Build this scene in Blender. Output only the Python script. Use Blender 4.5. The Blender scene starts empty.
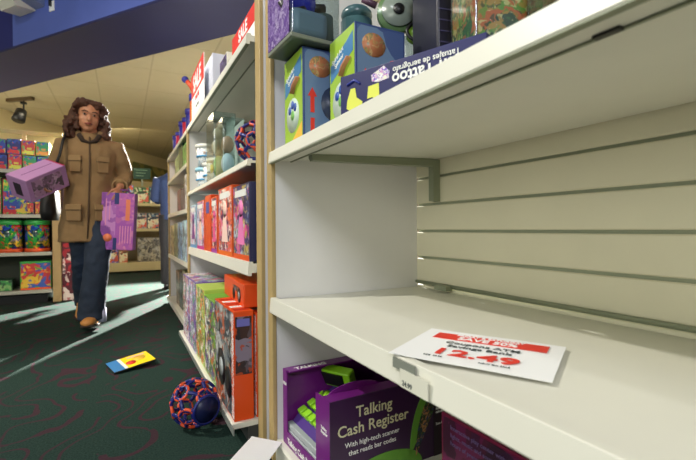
import bpy, bmesh, math, random
from mathutils import Vector, Matrix, Euler
R = math.radians
rnd = random.Random(7)
SC = bpy.context.scene
COL = SC.collection
PI = math.pi

# ------------------------------------------------------------------ materials
def srgb(c):
    return tuple(((v/255)/12.92 if v/255 <= .04045 else ((v/255+.055)/1.055)**2.4) for v in c)
MATS = {}
def mat(name, rgb, rough=.5, metal=0, spec=.5, bump=0, bscale=40, var=0, vscale=6, emit=None, estr=1, sheen=0):
    if name in MATS: return MATS[name]
    m = bpy.data.materials.new(name); m.use_nodes = True
    nt = m.node_tree; b = nt.nodes['Principled BSDF']
    c = srgb(rgb)+(1,)
    b.inputs['Base Color'].default_value = c
    b.inputs['Roughness'].default_value = rough
    b.inputs['Metallic'].default_value = metal
    b.inputs['Specular IOR Level'].default_value = spec
    if sheen: b.inputs['Sheen Weight'].default_value = sheen
    tc = nt.nodes.new('ShaderNodeTexCoord')
    n = nt.nodes.new('ShaderNodeTexNoise'); n.inputs['Scale'].default_value = vscale; n.inputs['Detail'].default_value = 4
    nt.links.new(tc.outputs['Object'], n.inputs['Vector'])
    mx = nt.nodes.new('ShaderNodeMix'); mx.data_type = 'RGBA'; mx.blend_type = 'MULTIPLY'
    v = max(var, .04)
    mr = nt.nodes.new('ShaderNodeMapRange'); mr.inputs['From Min'].default_value = .3; mr.inputs['From Max'].default_value = .7
    mr.inputs['To Min'].default_value = 1-v; mr.inputs['To Max'].default_value = 1
    nt.links.new(n.outputs['Fac'], mr.inputs['Value'])
    mx.inputs[0].default_value = 1; mx.inputs[6].default_value = c
    nt.links.new(mr.outputs['Result'], mx.inputs[7])
    nt.links.new(mx.outputs[2], b.inputs['Base Color'])
    if bump:
        n2 = nt.nodes.new('ShaderNodeTexNoise'); n2.inputs['Scale'].default_value = bscale; n2.inputs['Detail'].default_value = 5
        nt.links.new(tc.outputs['Object'], n2.inputs['Vector'])
        bp = nt.nodes.new('ShaderNodeBump'); bp.inputs['Strength'].default_value = bump; bp.inputs['Distance'].default_value = .01
        nt.links.new(n2.outputs['Fac'], bp.inputs['Height']); nt.links.new(bp.outputs['Normal'], b.inputs['Normal'])
    if emit:
        b.inputs['Emission Color'].default_value = srgb(emit)+(1,); b.inputs['Emission Strength'].default_value = estr
    MATS[name] = m
    return m

def art(name, cols, scale=20, rough=.35, stretch=(1, 1, 1), soft=False, seed=0.0):
    """printed packaging art: patches of the palette"""
    if name in MATS: return MATS[name]
    m = bpy.data.materials.new(name); m.use_nodes = True
    nt = m.node_tree; b = nt.nodes['Principled BSDF']; b.inputs['Roughness'].default_value = rough
    tc = nt.nodes.new('ShaderNodeTexCoord'); mp = nt.nodes.new('ShaderNodeMapping')
    mp.inputs['Scale'].default_value = stretch; mp.inputs['Location'].default_value = (seed, seed*.7, seed*1.3)
    nt.links.new(tc.outputs['Object'], mp.inputs['Vector'])
    nz = nt.nodes.new('ShaderNodeTexNoise'); nz.inputs['Scale'].default_value = scale*.8; nz.inputs['Detail'].default_value = 3
    nt.links.new(mp.outputs[0], nz.inputs['Vector'])
    ad = nt.nodes.new('ShaderNodeMix'); ad.data_type = 'VECTOR'; ad.inputs[0].default_value = .12
    nt.links.new(mp.outputs[0], ad.inputs[4]); nt.links.new(nz.outputs['Color'], ad.inputs[5])
    vo = nt.nodes.new('ShaderNodeTexVoronoi'); vo.inputs['Scale'].default_value = scale
    nt.links.new(ad.outputs[1], vo.inputs['Vector'])
    sp = nt.nodes.new('ShaderNodeSeparateColor'); nt.links.new(vo.outputs['Color'], sp.inputs[0])
    cr = nt.nodes.new('ShaderNodeValToRGB'); cr.color_ramp.interpolation = 'LINEAR' if soft else 'CONSTANT'
    el = cr.color_ramp.elements
    while len(el) < len(cols): el.new(.5)
    for i, c in enumerate(cols):
        el[i].position = i/len(cols); 
    for i, c in enumerate(cols): el[i].color = srgb(c)+(1,)
    if not soft:
        # finer printed detail mixed over the large patches
        v2 = nt.nodes.new('ShaderNodeTexVoronoi'); v2.inputs['Scale'].default_value = scale*3.4; nt.links.new(ad.outputs[1], v2.inputs['Vector'])
        s2 = nt.nodes.new('ShaderNodeSeparateColor'); nt.links.new(v2.outputs['Color'], s2.inputs[0])
        c2 = nt.nodes.new('ShaderNodeValToRGB'); c2.color_ramp.interpolation = 'CONSTANT'; e2 = c2.color_ramp.elements
        while len(e2) < len(cols): e2.new(.5)
        for i in range(len(cols)): e2[i].position = i/len(cols)
        for i, c in enumerate(cols[::-1]): e2[i].color = srgb(c)+(1,)
        nt.links.new(s2.outputs[1], c2.inputs[0])
        gt = nt.nodes.new('ShaderNodeMath'); gt.operation = 'GREATER_THAN'; gt.inputs[1].default_value = .5; nt.links.new(s2.outputs[2], gt.inputs[0])
        ml = nt.nodes.new('ShaderNodeMath'); ml.operation = 'MULTIPLY'; ml.inputs[1].default_value = .8; nt.links.new(gt.outputs[0], ml.inputs[0])
        mx = nt.nodes.new('ShaderNodeMix'); mx.data_type = 'RGBA'; nt.links.new(ml.outputs[0], mx.inputs[0]); nt.links.new(cr.outputs[0], mx.inputs[6]); nt.links.new(c2.outputs[0], mx.inputs[7])
        nt.links.new(sp.outputs[0], cr.inputs[0]); nt.links.new(mx.outputs[2], b.inputs['Base Color'])
    else:
        nt.links.new(sp.outputs[0], cr.inputs[0]); nt.links.new(cr.outputs[0], b.inputs['Base Color'])
    MATS[name] = m
    return m

def clear(name='clear_plastic', tint=(225, 235, 235), gloss=.18):
    if name in MATS: return MATS[name]
    m = bpy.data.materials.new(name); m.use_nodes = True; nt = m.node_tree
    nt.nodes.remove(nt.nodes['Principled BSDF']); out = nt.nodes['Material Output']
    t = nt.nodes.new('ShaderNodeBsdfTransparent'); t.inputs[0].default_value = srgb(tint)+(1,)
    g = nt.nodes.new('ShaderNodeBsdfGlossy'); g.inputs['Roughness'].default_value = .12
    lw = nt.nodes.new('ShaderNodeLayerWeight'); lw.inputs[0].default_value = .35
    mr = nt.nodes.new('ShaderNodeMapRange'); mr.inputs['To Min'].default_value = gloss*.5; mr.inputs['To Max'].default_value = min(1, gloss*2.5)
    nt.links.new(lw.outputs['Facing'], mr.inputs['Value'])
    mx = nt.nodes.new('ShaderNodeMixShader'); nt.links.new(mr.outputs[0], mx.inputs[0])
    nt.links.new(t.outputs[0], mx.inputs[1]); nt.links.new(g.outputs[0], mx.inputs[2]); nt.links.new(mx.outputs[0], out.inputs[0])
    MATS[name] = m
    return m

def carpet_mat():
    m = bpy.data.materials.new('carpet'); m.use_nodes = True; nt = m.node_tree; b = nt.nodes['Principled BSDF']
    b.inputs['Roughness'].default_value = .95; b.inputs['Specular IOR Level'].default_value = .1
    tc = nt.nodes.new('ShaderNodeTexCoord')
    def math_(op, a, bb=None):
        k = nt.nodes.new('ShaderNodeMath'); k.operation = op
        for i, v in enumerate((a, bb)):
            if v is None: continue
            if isinstance(v, (int, float)): k.inputs[i].default_value = v
            else: nt.links.new(v, k.inputs[i])
        return k.outputs[0]
    wv = nt.nodes.new('ShaderNodeTexWave'); wv.inputs['Scale'].default_value = 1.9; wv.inputs['Distortion'].default_value = 17
    wv.inputs['Detail'].default_value = .5; wv.inputs['Detail Scale'].default_value = 2.2
    nt.links.new(tc.outputs['Object'], wv.inputs['Vector'])
    line = math_('GREATER_THAN', wv.outputs['Fac'], .915)
    n3 = nt.nodes.new('ShaderNodeTexNoise'); n3.inputs['Scale'].default_value = 5
    nt.links.new(tc.outputs['Object'], n3.inputs['Vector'])
    gate = math_('GREATER_THAN', n3.outputs['Fac'], .42)
    line = math_('MULTIPLY', line, gate); line = math_('MULTIPLY', line, .75)
    n2 = nt.nodes.new('ShaderNodeTexNoise'); n2.inputs['Scale'].default_value = 160; n2.inputs['Detail'].default_value = 3
    nt.links.new(tc.outputs['Object'], n2.inputs['Vector'])
    cr = nt.nodes.new('ShaderNodeValToRGB'); cr.color_ramp.elements[0].position = .3; cr.color_ramp.elements[1].position = .7
    cr.color_ramp.elements[0].color = srgb((28, 46, 41))+(1,); cr.color_ramp.elements[1].color = srgb((47, 67, 60))+(1,)
    nt.links.new(n2.outputs['Fac'], cr.inputs[0])
    mx = nt.nodes.new('ShaderNodeMix'); mx.data_type = 'RGBA'
    nt.links.new(line, mx.inputs[0]); nt.links.new(cr.outputs[0], mx.inputs[6]); mx.inputs[7].default_value = srgb((70, 40, 52))+(1,)
    nt.links.new(mx.outputs[2], b.inputs['Base Color'])
    bp = nt.nodes.new('ShaderNodeBump'); bp.inputs['Strength'].default_value = .4; bp.inputs['Distance'].default_value = .004
    nt.links.new(n2.outputs['Fac'], bp.inputs['Height']); nt.links.new(bp.outputs['Normal'], b.inputs['Normal'])
    return m

# ------------------------------------------------------------------ mesh helpers
class MB:
    def __init__(s): s.bm = bmesh.new(); s.mats = []
    def mi(s, m):
        if m not in s.mats: s.mats.append(m)
        return s.mats.index(m)
    def _fin(s, faces, m, smooth=False):
        i = s.mi(m) if m else 0
        for f in faces: f.material_index = i; f.smooth = smooth
    def box(s, x0, x1, y0, y1, z0, z1, m=None, bev=0, M=None):
        bm = s.bm
        vs = [bm.verts.new((x, y, z)) for x in (x0, x1) for y in (y0, y1) for z in (z0, z1)]
        F = [(0, 1, 3, 2), (4, 6, 7, 5), (0, 4, 5, 1), (2, 3, 7, 6), (0, 2, 6, 4), (1, 5, 7, 3)]
        fs = [bm.faces.new([vs[k] for k in f]) for f in F]
        if M: bmesh.ops.transform(bm, matrix=M, verts=vs)
        s._fin(fs, m)
        if bev:
            es = list({e for f in fs for e in f.edges})
            r = bmesh.ops.bevel(bm, geom=es, offset=bev, segments=2, affect='EDGES', profile=.6)
            s._fin(r['faces'], m, True)
        return s
    def prism(s, poly, axis, a, b, m=None):
        """poly in the two other axes, extruded along axis from a to b"""
        bm = s.bm
        def P(p, t):
            return {'x': (t, p[0], p[1]), 'y': (p[0], t, p[1]), 'z': (p[0], p[1], t)}[axis]
        A = [bm.verts.new(P(p, a)) for p in poly]; B = [bm.verts.new(P(p, b)) for p in poly]
        n = len(poly); fs = [bm.faces.new(A), bm.faces.new(B[::-1])]
        for i in range(n): fs.append(bm.faces.new((A[i], B[i], B[(i+1) % n], A[(i+1) % n])))
        bmesh.ops.recalc_face_normals(bm, faces=fs)
        s._fin(fs, m); return s
    def loft(s, rings, m=None, n=16, caps=True, smooth=True, sq=1.0):
        """rings: (centre, rx, ry[, axis_u, axis_v])"""
        bm = s.bm; rows = []
        for r in rings:
            c = Vector(r[0]); rx, ry = r[1], r[2]
            u = Vector(r[3]) if len(r) > 3 else Vector((1, 0, 0)); v = Vector(r[4]) if len(r) > 4 else Vector((0, 1, 0))
            row = []
            for k in range(n):
                a = 2*PI*k/n; ca, sa = math.cos(a), math.sin(a)
                if sq != 1: ca = math.copysign(abs(ca)**sq, ca); sa = math.copysign(abs(sa)**sq, sa)
                row.append(bm.verts.new(c+u*rx*ca+v*ry*sa))
            rows.append(row)
        fs = []
        for a, b in zip(rows, rows[1:]):
            for k in range(n): fs.append(bm.faces.new((a[k], a[(k+1) % n], b[(k+1) % n], b[k])))
        if caps: fs.append(bm.faces.new(rows[0][::-1])); fs.append(bm.faces.new(rows[-1]))
        bmesh.ops.recalc_face_normals(bm, faces=fs)
        s._fin(fs, m, smooth); return s
    def tube(s, pts, rad, m=None, n=10, closed=False, flat=1.0):
        pts = [Vector(p) for p in pts]
        if not isinstance(rad, (list, tuple)): rad = [rad]*len(pts)
        rings = []; prev = None; N = len(pts)
        for i, p in enumerate(pts):
            if closed: d = pts[(i+1) % N]-pts[i-1]
            else: d = (pts[min(i+1, N-1)]-pts[max(i-1, 0)])
            d.normalize()
            if prev is None:
                ref = Vector((0, 0, 1)) if abs(d.z) < .9 else Vector((1, 0, 0))
                u = d.cross(ref).normalized()
            else: u = (prev-d*prev.dot(d)).normalized()
            prev = u; v = d.cross(u)
            rings.append((p, rad[i], rad[i]*flat, u, v))
        if not closed: return s.loft(rings, m, n)
        bm = s.bm; rows = []
        for c, rx, ry, u, v in rings:
            rows.append([bm.verts.new(c+u*rx*math.cos(2*PI*k/n)+v*ry*math.sin(2*PI*k/n)) for k in range(n)])
        fs = []
        for i in range(N):
            a, b = rows[i], rows[(i+1) % N]
            for k in range(n): fs.append(bm.faces.new((a[k], a[(k+1) % n], b[(k+1) % n], b[k])))
        bmesh.ops.recalc_face_normals(bm, faces=fs)
        s._fin(fs, m, True); return s
    def ball(s, c, r, m=None, seg=16, M=None, sm=True):
        if not isinstance(r, (list, tuple)): r = (r, r, r)
        o = bmesh.ops.create_uvsphere(s.bm, u_segments=seg, v_segments=max(6, seg*2//3), radius=1,
                                      matrix=Matrix.Translation(c) @ (M or Matrix()) @ Matrix.Diagonal((*r, 1)))
        s._fin({f for v in o['verts'] for f in v.link_faces}, m, sm); return s
    def disc(s, c, r, nrm, th, m=None, n=20):
        nrm = Vector(nrm).normalized(); c = Vector(c)
        return s.tube([c, c+nrm*th], r, m, n)
    def ring(s, c, rad, nrm, r, m=None, seg=20, n=6):
        nrm = Vector(nrm).normalized(); u = nrm.orthogonal().normalized(); v = nrm.cross(u); c = Vector(c)
        return s.tube([c+u*rad*math.cos(2*PI*k/seg)+v*rad*math.sin(2*PI*k/seg) for k in range(seg)], r, m, n, closed=True)
    def build(s, name, parent=None, m=None, flat=False):
        me = bpy.data.meshes.new(name); s.bm.to_mesh(me); s.bm.free()
        for k in (s.mats if s.mats else [m]): me.materials.append(k)
        if s.mats and s.mats[0] is None and m: me.materials[0] = m
        o = bpy.data.objects.new(name, me); COL.objects.link(o)
        if parent: o.parent = parent
        return o

def tag(o, label=None, cat=None, group=None, kind=None):
    if label: o['label'] = label
    if cat: o['category'] = cat
    if group: o['group'] = group
    if kind: o['kind'] = kind
    return o
def thing(name, label, cat, loc=(0, 0, 0), rz=0, group=None, rot=None):
    o = bpy.data.objects.new(name, None); COL.objects.link(o); o.empty_display_size = .05
    o.location = loc; o.rotation_euler = rot if rot else (0, 0, rz)
    return tag(o, label, cat, group)
def copy_tree(o, parent=None):
    c = o.copy(); COL.objects.link(c); c.parent = parent
    for ch in list(o.children): copy_tree(ch, c)
    return c

def text_mesh(lines, th=.0004):
    """lines: (string, size, x, y, align, shear) in a flat sheet (x right, y up); returns a temp mesh"""
    bm = bmesh.new()
    for (t, size, x, y, al, bold) in lines:
        cu = bpy.data.curves.new('t', 'FONT'); cu.body = t; cu.size = size; cu.align_x = al; cu.extrude = th; cu.offset = size*bold; cu.resolution_u = 3
        ob = bpy.data.objects.new('t', cu); COL.objects.link(ob); bpy.context.view_layer.update()
        me = bpy.data.meshes.new_from_object(ob.evaluated_get(bpy.context.evaluated_depsgraph_get()))
        me.transform(Matrix.Translation((x, y, 0))); bm.from_mesh(me)
        bpy.data.objects.remove(ob); bpy.data.curves.remove(cu); bpy.data.meshes.remove(me)
    return bm
def lettering(lines, m, parent, M, name='lettering'):
    """M maps the sheet (x right, y up, z out) to the parent"""
    bm = text_mesh(lines); bmesh.ops.transform(bm, matrix=M, verts=bm.verts)
    me = bpy.data.meshes.new(name); bm.to_mesh(me); bm.free(); me.materials.append(m)
    o = bpy.data.objects.new(name, me); COL.objects.link(o); o.parent = parent
    return o
def sheet(origin, xdir, ydir):
    x = Vector(xdir).normalized(); y = Vector(ydir).normalized(); z = x.cross(y)
    M = Matrix((x, y, z)).transposed().to_4x4(); M.translation = Vector(origin); return M

def remeshed(mb, voxel, smooth=4, m=None, noise=0, nscale=.03):
    me = bpy.data.meshes.new('tmp'); mb.bm.to_mesh(me); mb.bm.free()
    ob = bpy.data.objects.new('tmp', me); COL.objects.link(ob)
    r = ob.modifiers.new('r', 'REMESH'); r.mode = 'VOXEL'; r.voxel_size = voxel
    if smooth: k = ob.modifiers.new('s', 'SMOOTH'); k.factor = .5; k.iterations = smooth
    if noise:
        tx = bpy.data.textures.new('n', 'CLOUDS'); tx.noise_scale = nscale
        d = ob.modifiers.new('d', 'DISPLACE'); d.texture = tx; d.strength = noise; d.mid_level = .5
    bpy.context.view_layer.update()
    out = bpy.data.meshes.new_from_object(ob.evaluated_get(bpy.context.evaluated_depsgraph_get()))
    bpy.data.objects.remove(ob)
    out.materials.clear(); out.materials.append(m)
    for p in out.polygons: p.use_smooth = True
    return out
def link(name, me, parent=None):
    me.name = name; o = bpy.data.objects.new(name, me); COL.objects.link(o); o.parent = parent; return o

# ------------------------------------------------------------------ palette
WHITE = mat('shelf_white', (228, 226, 212), .38, bump=.02, bscale=300)
LAV = mat('panel_white', (226, 224, 222), .45)
CREAM = mat('slat_cream', (222, 216, 190), .5)
GROOVE = mat('groove_grey', (150, 156, 132), .45, .1)
METAL = mat('bracket_grey', (140, 146, 122), .45, .1)
OAK = mat('oak_edge', (186, 160, 108), .5, var=.12, vscale=14)
DKWOOD = mat('brown_filler', (108, 88, 58), .6, var=.15)
PAPER = mat('white_card', (250, 250, 250), .5)
RED = mat('sale_red', (226, 52, 38), .5)
DARKTXT = mat('print_dark', (70, 78, 78), .6)
BLACK = mat('black_plastic', (18, 18, 20), .4)
PURP = mat('box_purple', (112, 28, 120), .35)
PURPD = mat('box_deep_purple', (52, 22, 62), .35)
LIME = mat('lime_plastic', (150, 215, 40), .35)
GREYP = mat('grey_plastic', (170, 176, 178), .4)
NAVY = mat('box_navy', (20, 24, 88), .4)
ORANGE = mat('orange_print', (232, 84, 20), .4)
WTXT = mat('print_white', (240, 240, 235), .5)
CLEAR = clear()

# ------------------------------------------------------------------ setting
fl = MB(); fl.box(-9, 7, -4, 18, -.08, 0, carpet_mat()); tag(fl.build('floor'), kind='structure')
# diagonal axes: u runs along the dropped header, n across it towards the back of the shop
u = Vector((.604, -.797, 0)); nn = Vector((.797, .604, 0))
HDR = mat('header_navy', (34, 36, 84), .6); BLUE = mat('fascia_blue', (88, 106, 186), .55, var=.06)
BLUE_SHADE = mat('fascia_blue_shaded', (26, 32, 110), .6)  # fascia blue darkened: shade on its left stretch is put into the colour
CEIL = mat('ceiling_tile', (196, 184, 150), .8)
def diag_box(mb, a0, a1, n0, n1, z0, z1, m):
    M = Matrix((u, nn, Vector((0, 0, 1)))).transposed().to_4x4()
    mb.box(a0, a1, n0, n1, z0, z1, m, M=M)
c = MB()
# tiled lower ceiling beyond the header, edge to edge with the back wall
M = Matrix((u, nn, Vector((0, 0, 1)))).transposed().to_4x4()
P0 = Vector((-1.751, 8.745)); P1 = Vector((1.147, 13.195)); D = (P1-P0).normalized()
F0 = Vector((-1.36, 6.801)); UD = Vector((.604, -.797))
A = P0-D*.91; B = F0+UD*12; Cc = P1+D*6+Vector((4, -4)); Dd = P1+D*6
bm = c.bm
lo = [bm.verts.new((p.x, p.y, 2.75)) for p in (A, B, Cc, Dd)]; hi = [bm.verts.new((p.x, p.y, 2.85)) for p in (A, B, Cc, Dd)]
fs = [bm.faces.new(lo), bm.faces.new(hi[::-1])]+[bm.faces.new((lo[i], hi[i], hi[(i+1) % 4], lo[(i+1) % 4])) for i in range(4)]
bmesh.ops.recalc_face_normals(bm, faces=fs); c._fin(fs, CEIL)
tag(c.build('ceiling'), kind='structure')
# ceiling grid joints
g = MB(); GR = mat('ceiling_joint', (182, 170, 138), .8)
def inside(p):
    # inside quad between header far side and wall edge
    q = Vector((p[0], p[1])); 
    return (q-F0).dot(Vector((.797, .604))) > .02 and (q-P0).dot(Vector((D.y, -D.x))) > .06
def clip_line(p, d, L=14, step=.05):
    seg = None; k = 0; out = []
    while k < L:
        q = p+d*k
        if inside(q):
            if seg is None: seg = [q.copy(), q.copy()]
            seg[1] = q.copy()
        elif seg: out.append(seg); seg = None
        k += step
    if seg: out.append(seg)
    return out
for i in range(-6, 8):
    for s_ in clip_line(Vector((.33+i*.61, 1)), Vector((0, 1)), 16):
        g.box(s_[0].x-.01, s_[0].x+.01, s_[0].y, s_[1].y, 2.7475, 2.752, GR)
for i in range(0, 14):
    for s_ in clip_line(Vector((-5, 4+i*.9)), Vector((1, 0)), 12):
        g.box(s_[0].x, s_[1].x, s_[0].y-.006, s_[0].y+.006, 2.7480, 2.752, GR)
tag(g.build('trim_1'), kind='structure')
h = MB(); diag_box(h, -8.3, 8, 2.40, 3.031, 2.52, 3.9, HDR); diag_box(h, -8.3, 8, 2.35, 3.031, 2.5, 2.52, HDR); tag(h.build('ceiling_header'), kind='structure')
f = MB(); diag_box(f, -4.62, 8, 2.35, 2.40, 2.52, 4.6, BLUE); tag(f.build('fascia'), kind='structure')
f = MB(); diag_box(f, -8.3, -4.62, 2.396, 2.402, 2.52, 4.6, BLUE_SHADE); tag(f.build('fascia_recess'), kind='structure')
# upper ceiling above the camera
t = MB(); t.box(-6, 4, -4, 8.5, 4.6, 4.7, mat('upper_ceiling', (150, 146, 135), .9)); tag(t.build('ceiling_upper'), kind='structure')
# back wall along the diagonal ceiling edge, with a painted leafy mural band
def mural():
    m = art('leaf_mural', [(150, 140, 70), (178, 160, 84), (120, 118, 60), (196, 180, 110), (96, 104, 58)], 5, .8, soft=True); return m
w = MB(); Dv = Vector((D.x, D.y, 0)); Nv = Vector((-D.y, D.x, 0))
MW = Matrix((Dv, Nv, Vector((0, 0, 1)))).transposed().to_4x4(); MW.translation = Vector((P0.x, P0.y, 0))
w.box(-.95, 11.5, 0, .12, 0, 2.75, mat('back_wall_cream', (214, 198, 150), .7, var=.06, vscale=1), M=MW)
tag(w.build('wall_back'), kind='structure')
w = MB(); w.box(2.2, 11.4, -.02, 0, .9, 2.45, mural(), M=MW); tag(w.build('trim_2'), kind='structure')
# right-hand wall closes the shop behind the shelving run
w = MB(); w.box(2.6, 2.7, -4, 18, 0, 4.6, mat('wall_dull', (150, 140, 120), .8)); tag(w.build('wall_right'), kind='structure')

# ------------------------------------------------------------------ fixtures on the fascia and ceiling
def on_fascia(a, z): return u*a+nn*2.35+Vector((0, 0, z))
em = thing('emergency_light', 'white boxy emergency light fitting high on the blue fascia', 'light', on_fascia(-4.27, 2.76), math.atan2(u.y, u.x))
b = MB(); b.prism([(0, .02), (-.16, .0), (-.2, .05), (-.2, .2), (0, .34)], 'x', -.22, .02, mat('fitting_white', (215, 214, 200), .4)); b.build('housing', em)
b = MB(); b.prism([(0, .03), (-.12, .06), (-.14, .12), (0, .26)], 'x', .02, .16, mat('fitting_grey', (120, 132, 170), .4)); b.build('side_cover', em)
b = MB(); b.box(.24, .31, -.01, 0, -.04, .05, PAPER, .003); b.box(.265, .28, -.03, -.01, .0, .09, BLACK); tp = b.build('wall_plate', em)
tl = thing('track_spotlight', 'dark spotlight hanging from a ceiling track above the left display', 'light', (-1.3, 7.9, 2.75))
b = MB(); b.box(-.3, .17, -.03, .03, -.05, 0, mat('track_brown', (88, 70, 45), .5), .004, M=Matrix.Rotation(R(-40), 4, 'Z')); b.build('track', tl)
b = MB(); b.tube([(0, 0, -.05), (0, 0, -.2)], .012, BLACK); b.box(-.04, .04, -.03, .03, -.1, -.07, BLACK, .004); b.build('stem', tl)
b = MB(); b.tube([(-.03, .02, -.2), (-.06, -.05, -.36)], [.07, .085], BLACK, 14); b.build('lamp_head', tl)

# ------------------------------------------------------------------ shelving
def end_panel(mb, y0, y1, z1, x0=.43, x1=.993): mb.box(x0, x1, y0, y1, 0, z1, LAV)
def edge(y0, y1, z1, x=.42, parent=None):
    e = MB(); e.box(x-.004, x+.011, y0, y1, 0, z1, OAK, .003); return e.build('edge_trim', parent)
def slats(unit, y0, y1, ztop, z0=.05):
    b = MB(); b.box(1.002, 1.03, y0, y1, 0, ztop, GROOVE); b.build('groove_backing', unit)
    z = .7405-.745
    b = MB(); k = -7
    while True:
        za = .730+k*.0985+.0055; zb = za+.0985-.009
        if za > ztop: break
        zb = min(zb, ztop)
        if za > z0: b.prism([(1.004, za), (.996, za), (.993, za+.003), (.993, zb-.003), (.996, zb), (1.004, zb)], 'y', y0, y1, CREAM)
        k += 1
    b.build('slat_panel', unit)
def lip_shelf(name, label, y0, y1, xf, zt, zb, depth_x=.99, rail=True, lipmat=WHITE, groove=True, tilt=0, group=None):
    """shelf board with a folded front lip that carries price labels"""
    t = thing(name, label, 'shelf', (0, 0, 0), group=group)
    b = MB()
    zu = zb+.016                       # underside of the board
    # lip, then the narrow return strip, then the board
    b.prism([(xf+.004, zt-.001), (xf+.006, zt), (xf+.02, zt), (xf+.02, zt-.006), (depth_x, zt-.006+tilt), (depth_x, zu+.004+tilt), (xf+.075, zu+.001),
             (xf+.075, zb+.012), (xf+.014, zb+.010), (xf+.014, zb), (xf+.002, zb), (xf-.000, zb+.003)], 'y', y0, y1, WHITE)
    b.build('board', t)
    if groove:
        g = MB(); g.box(xf+.001, xf+.0135, y0+.002, y1-.002, zb-.0012, zb+.0005, METAL); g.box(xf+.073, xf+.078, y0+.002, y1-.002, zb+.009, zb+.013, METAL); g.build('label_channel', t)
    return t

# right-hand bay (nearest): empty middle shelf
ru = thing('shelving_unit', 'near right shelving bay with cream slatted back and bare middle shelf', 'shelving', (0, 0, 0))
b = MB(); end_panel(b, 1.293, 1.335, 1.56); b.build('end_panel', ru)
b = MB(); end_panel(b, -1.30, -1.26, 1.56); b.build('end_panel', ru)
edge(1.291, 1.335, 1.56, parent=ru); edge(-1.30, -1.258, 1.56, parent=ru)
slats(ru, -1.26, 1.293, 1.56)
b = MB(); b.prism([(.424, .0), (.424, .064), (.43, .07), (.993, .07), (.993, .0)], 'y', -1.26, 1.293, WHITE); b.build('base_deck', ru)
# shelves
up = lip_shelf('shelf', 'upper shelf of the nearest bay, holding toy packages above the bare shelf', -1.255, 1.29, .407, .986, .949, groove=True, tilt=.018)
def bracket(y, par):
    b = MB()
    b.prism([(.50, .958), (.50, .968), (.955, .999-.015), (.992, 1.0-.018), (.992, .835), (.962, .838), (.962, .958), (.505, .936+.012)], 'y', y-.013, y+.013, METAL)
    return b.build('bracket', par)
bracket(1.17, up); bracket(.05, up); bracket(-1.0, up)
b = MB(); b.prism([(.472, .957), (.472, .963), (.482, .963), (.482, .957)], 'y', .260, .290, BLACK); b.build('clip', up)
lo_ = lip_shelf('shelf', 'bare middle shelf of the nearest bay with a price card lying on it', -1.255, 1.29, .407, .5255, .478, groove=False)
b = MB(); b.tube([(.983, -1.25, .541), (.983, 1.285, .541)], .006, METAL, 8); b.box(.955, .985, 1.09, 1.15, .527, .545, METAL, .002); b.build('back_rail', lo_)
b = MB(); b.box(.4035, .4065, .535, .595, .508, .5245, mat('tag_holder', (130, 134, 124), .4)); b.build('tag_holder', lo_)
b = MB(); b.box(.4022, .4030, .500, .572, .482, .512, mat('price_tag', (222, 220, 204), .5)); b.build('shelf_tag', lo_)
lettering([('24.99', .012, 0, 0, 'LEFT', .01)], DARKTXT, lo_, sheet((.4018, .566, .486), (0, -1, 0), (0, 0, 1)))
b = MB(); b.box(.455, .60, 1.337, 1.4025, 0.0, 1.5, DKWOOD); fp = b.build('filler_post'); tag(fp, 'brown filler post between the two oak-edged shelving end panels', 'post')

# second bay
u2 = thing('shelving_unit', 'second shelving bay crammed with boxed toys beside the green aisle', 'shelving', (0, 0, 0))
b = MB(); end_panel(b, 1.405, 1.46, 1.56); b.build('end_panel', u2)
b = MB(); b.box(.40, .993, 3.0, 3.035, 0, 1.42, LAV); b.build('end_panel', u2)
edge(1.405, 1.462, 1.56, parent=u2); edge(2.998, 3.037, 1.42, x=.39, parent=u2)
b = MB(); b.box(.993, 1.02, 1.46, 3.0, 0, 1.40, LAV); b.build('back_panel', u2)
b = MB(); b.prism([(.325, .052), (.325, .068), (.33, .07), (.993, .07), (.993, .052)], 'y', 1.462, 2.995, WHITE); b.box(.38, .99, 1.462, 2.995, 0, .052, mat('plinth_dark', (60, 62, 60), .6)); b.box(.322, .3255, 1.43, 2.995, .045, .068, mat('kick_grey', (150, 155, 150), .4, .3)); b.build('base_deck', u2)
lip_shelf('shelf', 'lower shelf of the second bay under the upright doll boxes', 1.465, 2.995, .385, .627, .578, groove=False)
lip_shelf('shelf', 'upper shelf of the second bay holding the lattice ball and clear packs', 1.465, 2.995, .385, .992, .967, groove=False)
s3 = lip_shelf('shelf', 'topmost shelf of the second bay, with red sale cards standing on it', 1.465, 2.995, .385, 1.432, 1.394)
b = MB(); b.box(.45, .75, 2.60, 2.63, 1.385, 1.405, METAL); b.build('bracket', s3)
# third bay
u3 = thing('shelving_unit', 'farthest bay of the toy shelving run, stocked with books', 'shelving', (0, 0, 0))
b = MB(); b.box(.42, .993, 3.06, 3.09, 0, 1.46, LAV); b.build('end_panel', u3)
b = MB(); b.box(.42, .993, 4.60, 4.63, 0, 1.46, LAV); b.build('end_panel', u3)
edge(3.058, 3.092, 1.46, x=.412, parent=u3); edge(4.598, 4.632, 1.46, x=.412, parent=u3)
b = MB(); b.box(.993, 1.02, 3.09, 4.6, 0, 1.46, LAV); b.build('back_panel', u3)
b = MB(); b.prism([(.388, .03), (.388, .07), (.993, .07), (.993, 0), (.42, 0), (.42, .03)], 'y', 3.06, 4.63, WHITE); b.build('base_deck', u3)
for z, lab in ((.50, 'low shelf of the third bay under pale upright books'), (.894, 'middle shelf of the third bay holding small dark boxes'), (1.22, 'high shelf of the third bay holding green packs'), (1.455, 'topmost shelf of the third bay under the blue tubes')):
    lip_shelf('shelf', lab, 3.095, 4.595, .40, z, z-.035, groove=False)

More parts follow.
